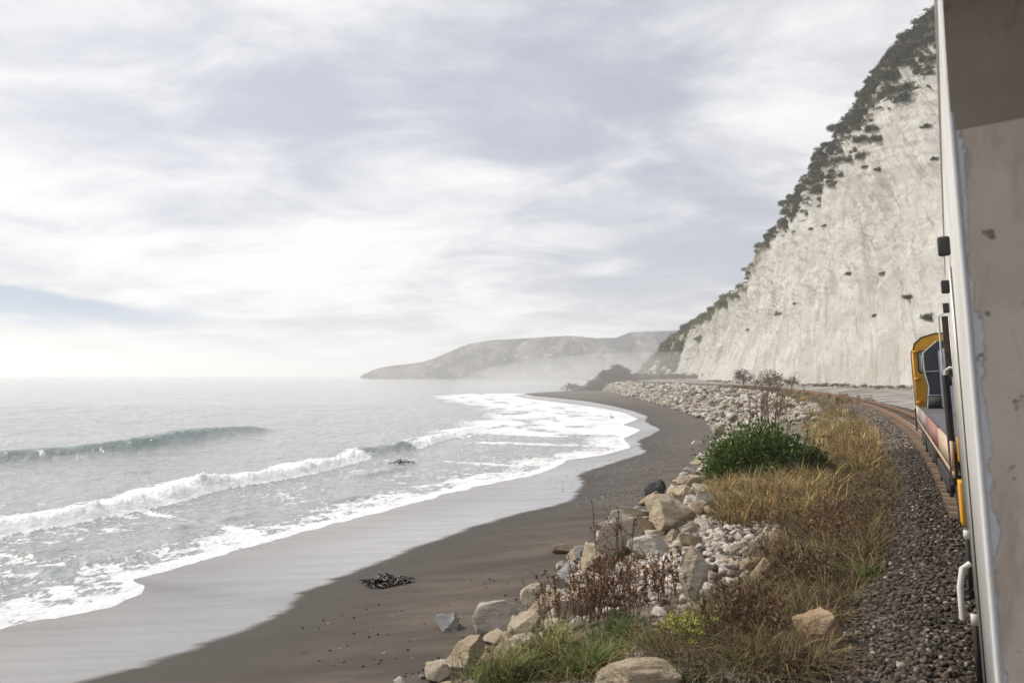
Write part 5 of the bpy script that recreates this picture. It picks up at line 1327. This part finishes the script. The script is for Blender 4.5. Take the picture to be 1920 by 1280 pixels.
def kelp(px, py, wpx, k, label, seed, z=None, hgt=.28):
    c_ = on_ground(px, py) if z is None else Vector(at_z(px, py, z)); g_ = np.random.default_rng(seed); wm = wpx * c_.y / FPX / 2; root = put('kelp_clump', None); root.location = c_; tag(root, label, 'seaweed')
    for i in range(k):
        A = Acc(); a0 = np.array([g_.normal() * wm * .5, g_.normal() * wm * .3, .02]); a = g_.uniform(0, 6.28); pts_ = [a0]
        for j in range(6):
            a += g_.normal() * .7; pts_.append(pts_[-1] + np.array([math.cos(a), math.sin(a), 0]) * wm * .11)
        pts_ = np.array(pts_); hh = hgt * max(0.15, 1 - np.hypot(a0[0] / wm, a0[1] / wm)) * g_.uniform(.3, 1.2); pts_[:, 2] = .02 + hh * np.sin(np.linspace(.15, 3.0, 7)) + abs(g_.normal(size=7)) * .02
        sd = np.stack([-np.gradient(pts_[:, 1]), np.gradient(pts_[:, 0]), g_.normal(size=7) * .05], -1); sd /= np.linalg.norm(sd, axis=1)[:, None]; wd = g_.uniform(.03, .08); V = np.stack([pts_ - sd * wd, pts_ + np.array([0, 0, .03]), pts_ + sd * wd, pts_ - np.array([0, 0, .015])], 1).reshape(-1, 3)
        F = [(b_ * 4 + e, b_ * 4 + (e + 1) % 4, (b_ + 1) * 4 + (e + 1) % 4, (b_ + 1) * 4 + e) for b_ in range(6) for e in range(4)]; A.add(V, F); A.build('frond', M['kelp'], root)
    return root


kelp(730, 1093, 84, 60, 'dark heap of washed-up kelp on the open sand', 101)
kelp(752, 868, 46, 22, 'dark patch of kelp floating in the surf', 102, z=.05, hgt=.30)
kelp(1145, 784, 14, 8, 'small dark clump awash at the far water edge', 103, z=.06, hgt=.5)


def drift(pl, r, label, mat, br=(), name='driftwood'):
    P_ = [np.array(on_ground(px, py)[:]) + np.array([0, 0, z]) for px, py, z in pl]; root = put(name, None); root.location = P_[0]; tag(root, label, 'driftwood')
    g_ = np.random.default_rng(int(pl[0][0])); Q = []
    for i in range(len(P_) - 1):
        for u in (0, .5):
            Q.append(P_[i] + (P_[i + 1] - P_[i]) * u + g_.normal(size=3) * r * .4)
    Q.append(P_[-1]); Acc().tube([q_ - P_[0] for q_ in Q], r, 8, None, r * .6).build('trunk', M[mat], root)
    for a_, b_, z in br:
        q_ = Q[a_]; e_ = np.array(on_ground(*b_)[:]) + np.array([0, 0, z]); Acc().tube([q_ - P_[0], (q_ + e_) / 2 - P_[0] + np.array([0, 0, .1]), e_ - P_[0]], r * .55, 6, None, r * .25).build('branch', M[mat], root)
    return root


drift([(1288, 893, .12), (1300, 892, .2), (1318, 892, .2), (1336, 894, .05)], .17, 'gnarled brown driftwood stump at the top of the shingle', 'darkwood', ((1, (1292, 886), .5), (3, (1312, 897), .05), (4, (1325, 886), .4)))
drift([(1372, 838, .1), (1400, 815, .25), (1424, 794, .3)], .14, 'long grey log leaning on the far rocks behind the bush', 'wood', ((2, (1412, 800), .7),))
drift([(1292, 762, .2), (1310, 760, .5), (1330, 765, .3)], .16, 'tangle of pale branches on the far beach', 'wood', ((1, (1298, 764), 1.4), (2, (1318, 758), 1.6), (3, (1305, 768), .2)))
drift([(1335, 778, .2), (1365, 776, .4), (1385, 770, .4)], .13, 'thin pale log across the far rip-rap', 'wood', ((2, (1372, 768), 1.0),))

# ------------------------------------------------------------------ labels for the loose rocks, each from its place among its neighbours
LM = [(1235, 925, 'the charcoal boulder'), (928, 1165, 'the two-tone boulder'), (1310, 1080, 'the tilted boulder'), (1430, 850, 'the green bush'), (1550, 1190, 'the orange-brown rock'), (1262, 960, 'the big tan slab'), (1300, 888, 'the driftwood stump'), (1140, 1120, 'the brown stem thicket'), (868, 1235, 'the lowest craggy boulder'), (1352, 808, 'the rounded pale boulder'), (1442, 705, 'the broad bare shrub'), (1155, 700, 'the bushy mound'), (1310, 760, 'the pale branch tangle'), (1160, 1000, 'the tall tan boulder')]
CN = {'tan': 'tan', 'pale': 'pale', 'grey': 'grey', 'char': 'charcoal', 'orange': 'orange'}
cnt = {}
rows = []
for o in LOOSE + FAR:
    x, y = to_px(np.array(o.location[:])); d = [math.hypot(x - a, 1.6 * (y - b_)) for a, b_, _ in LM]; i = int(np.argmin(d)); a, b_, nm = LM[i]
    dr_ = ('left of' if x < a else 'right of') if abs(x - a) > 1.6 * abs(y - b_) else ('above' if y < b_ else 'below'); rows.append((nm, dr_, o['mt'], d[i], o))
rows.sort(key=lambda r_: r_[3])
for nm, dr_, mt, d, o in rows:
    k = (nm, dr_, mt); cnt[k] = cnt.get(k, 0) + 1; i = cnt[k]; del o['mt']
    tag(o, ('%s rock nearest to %s on the side %s it' % (CN[mt], nm, dr_)) if i == 1 else ('%s nearest %s rock to %s, lying %s it' % (nth(i), CN[mt], nm, dr_)), 'rock', 'loose rocks of the near bank' if o in LOOSE else 'loose rocks of the far bank')
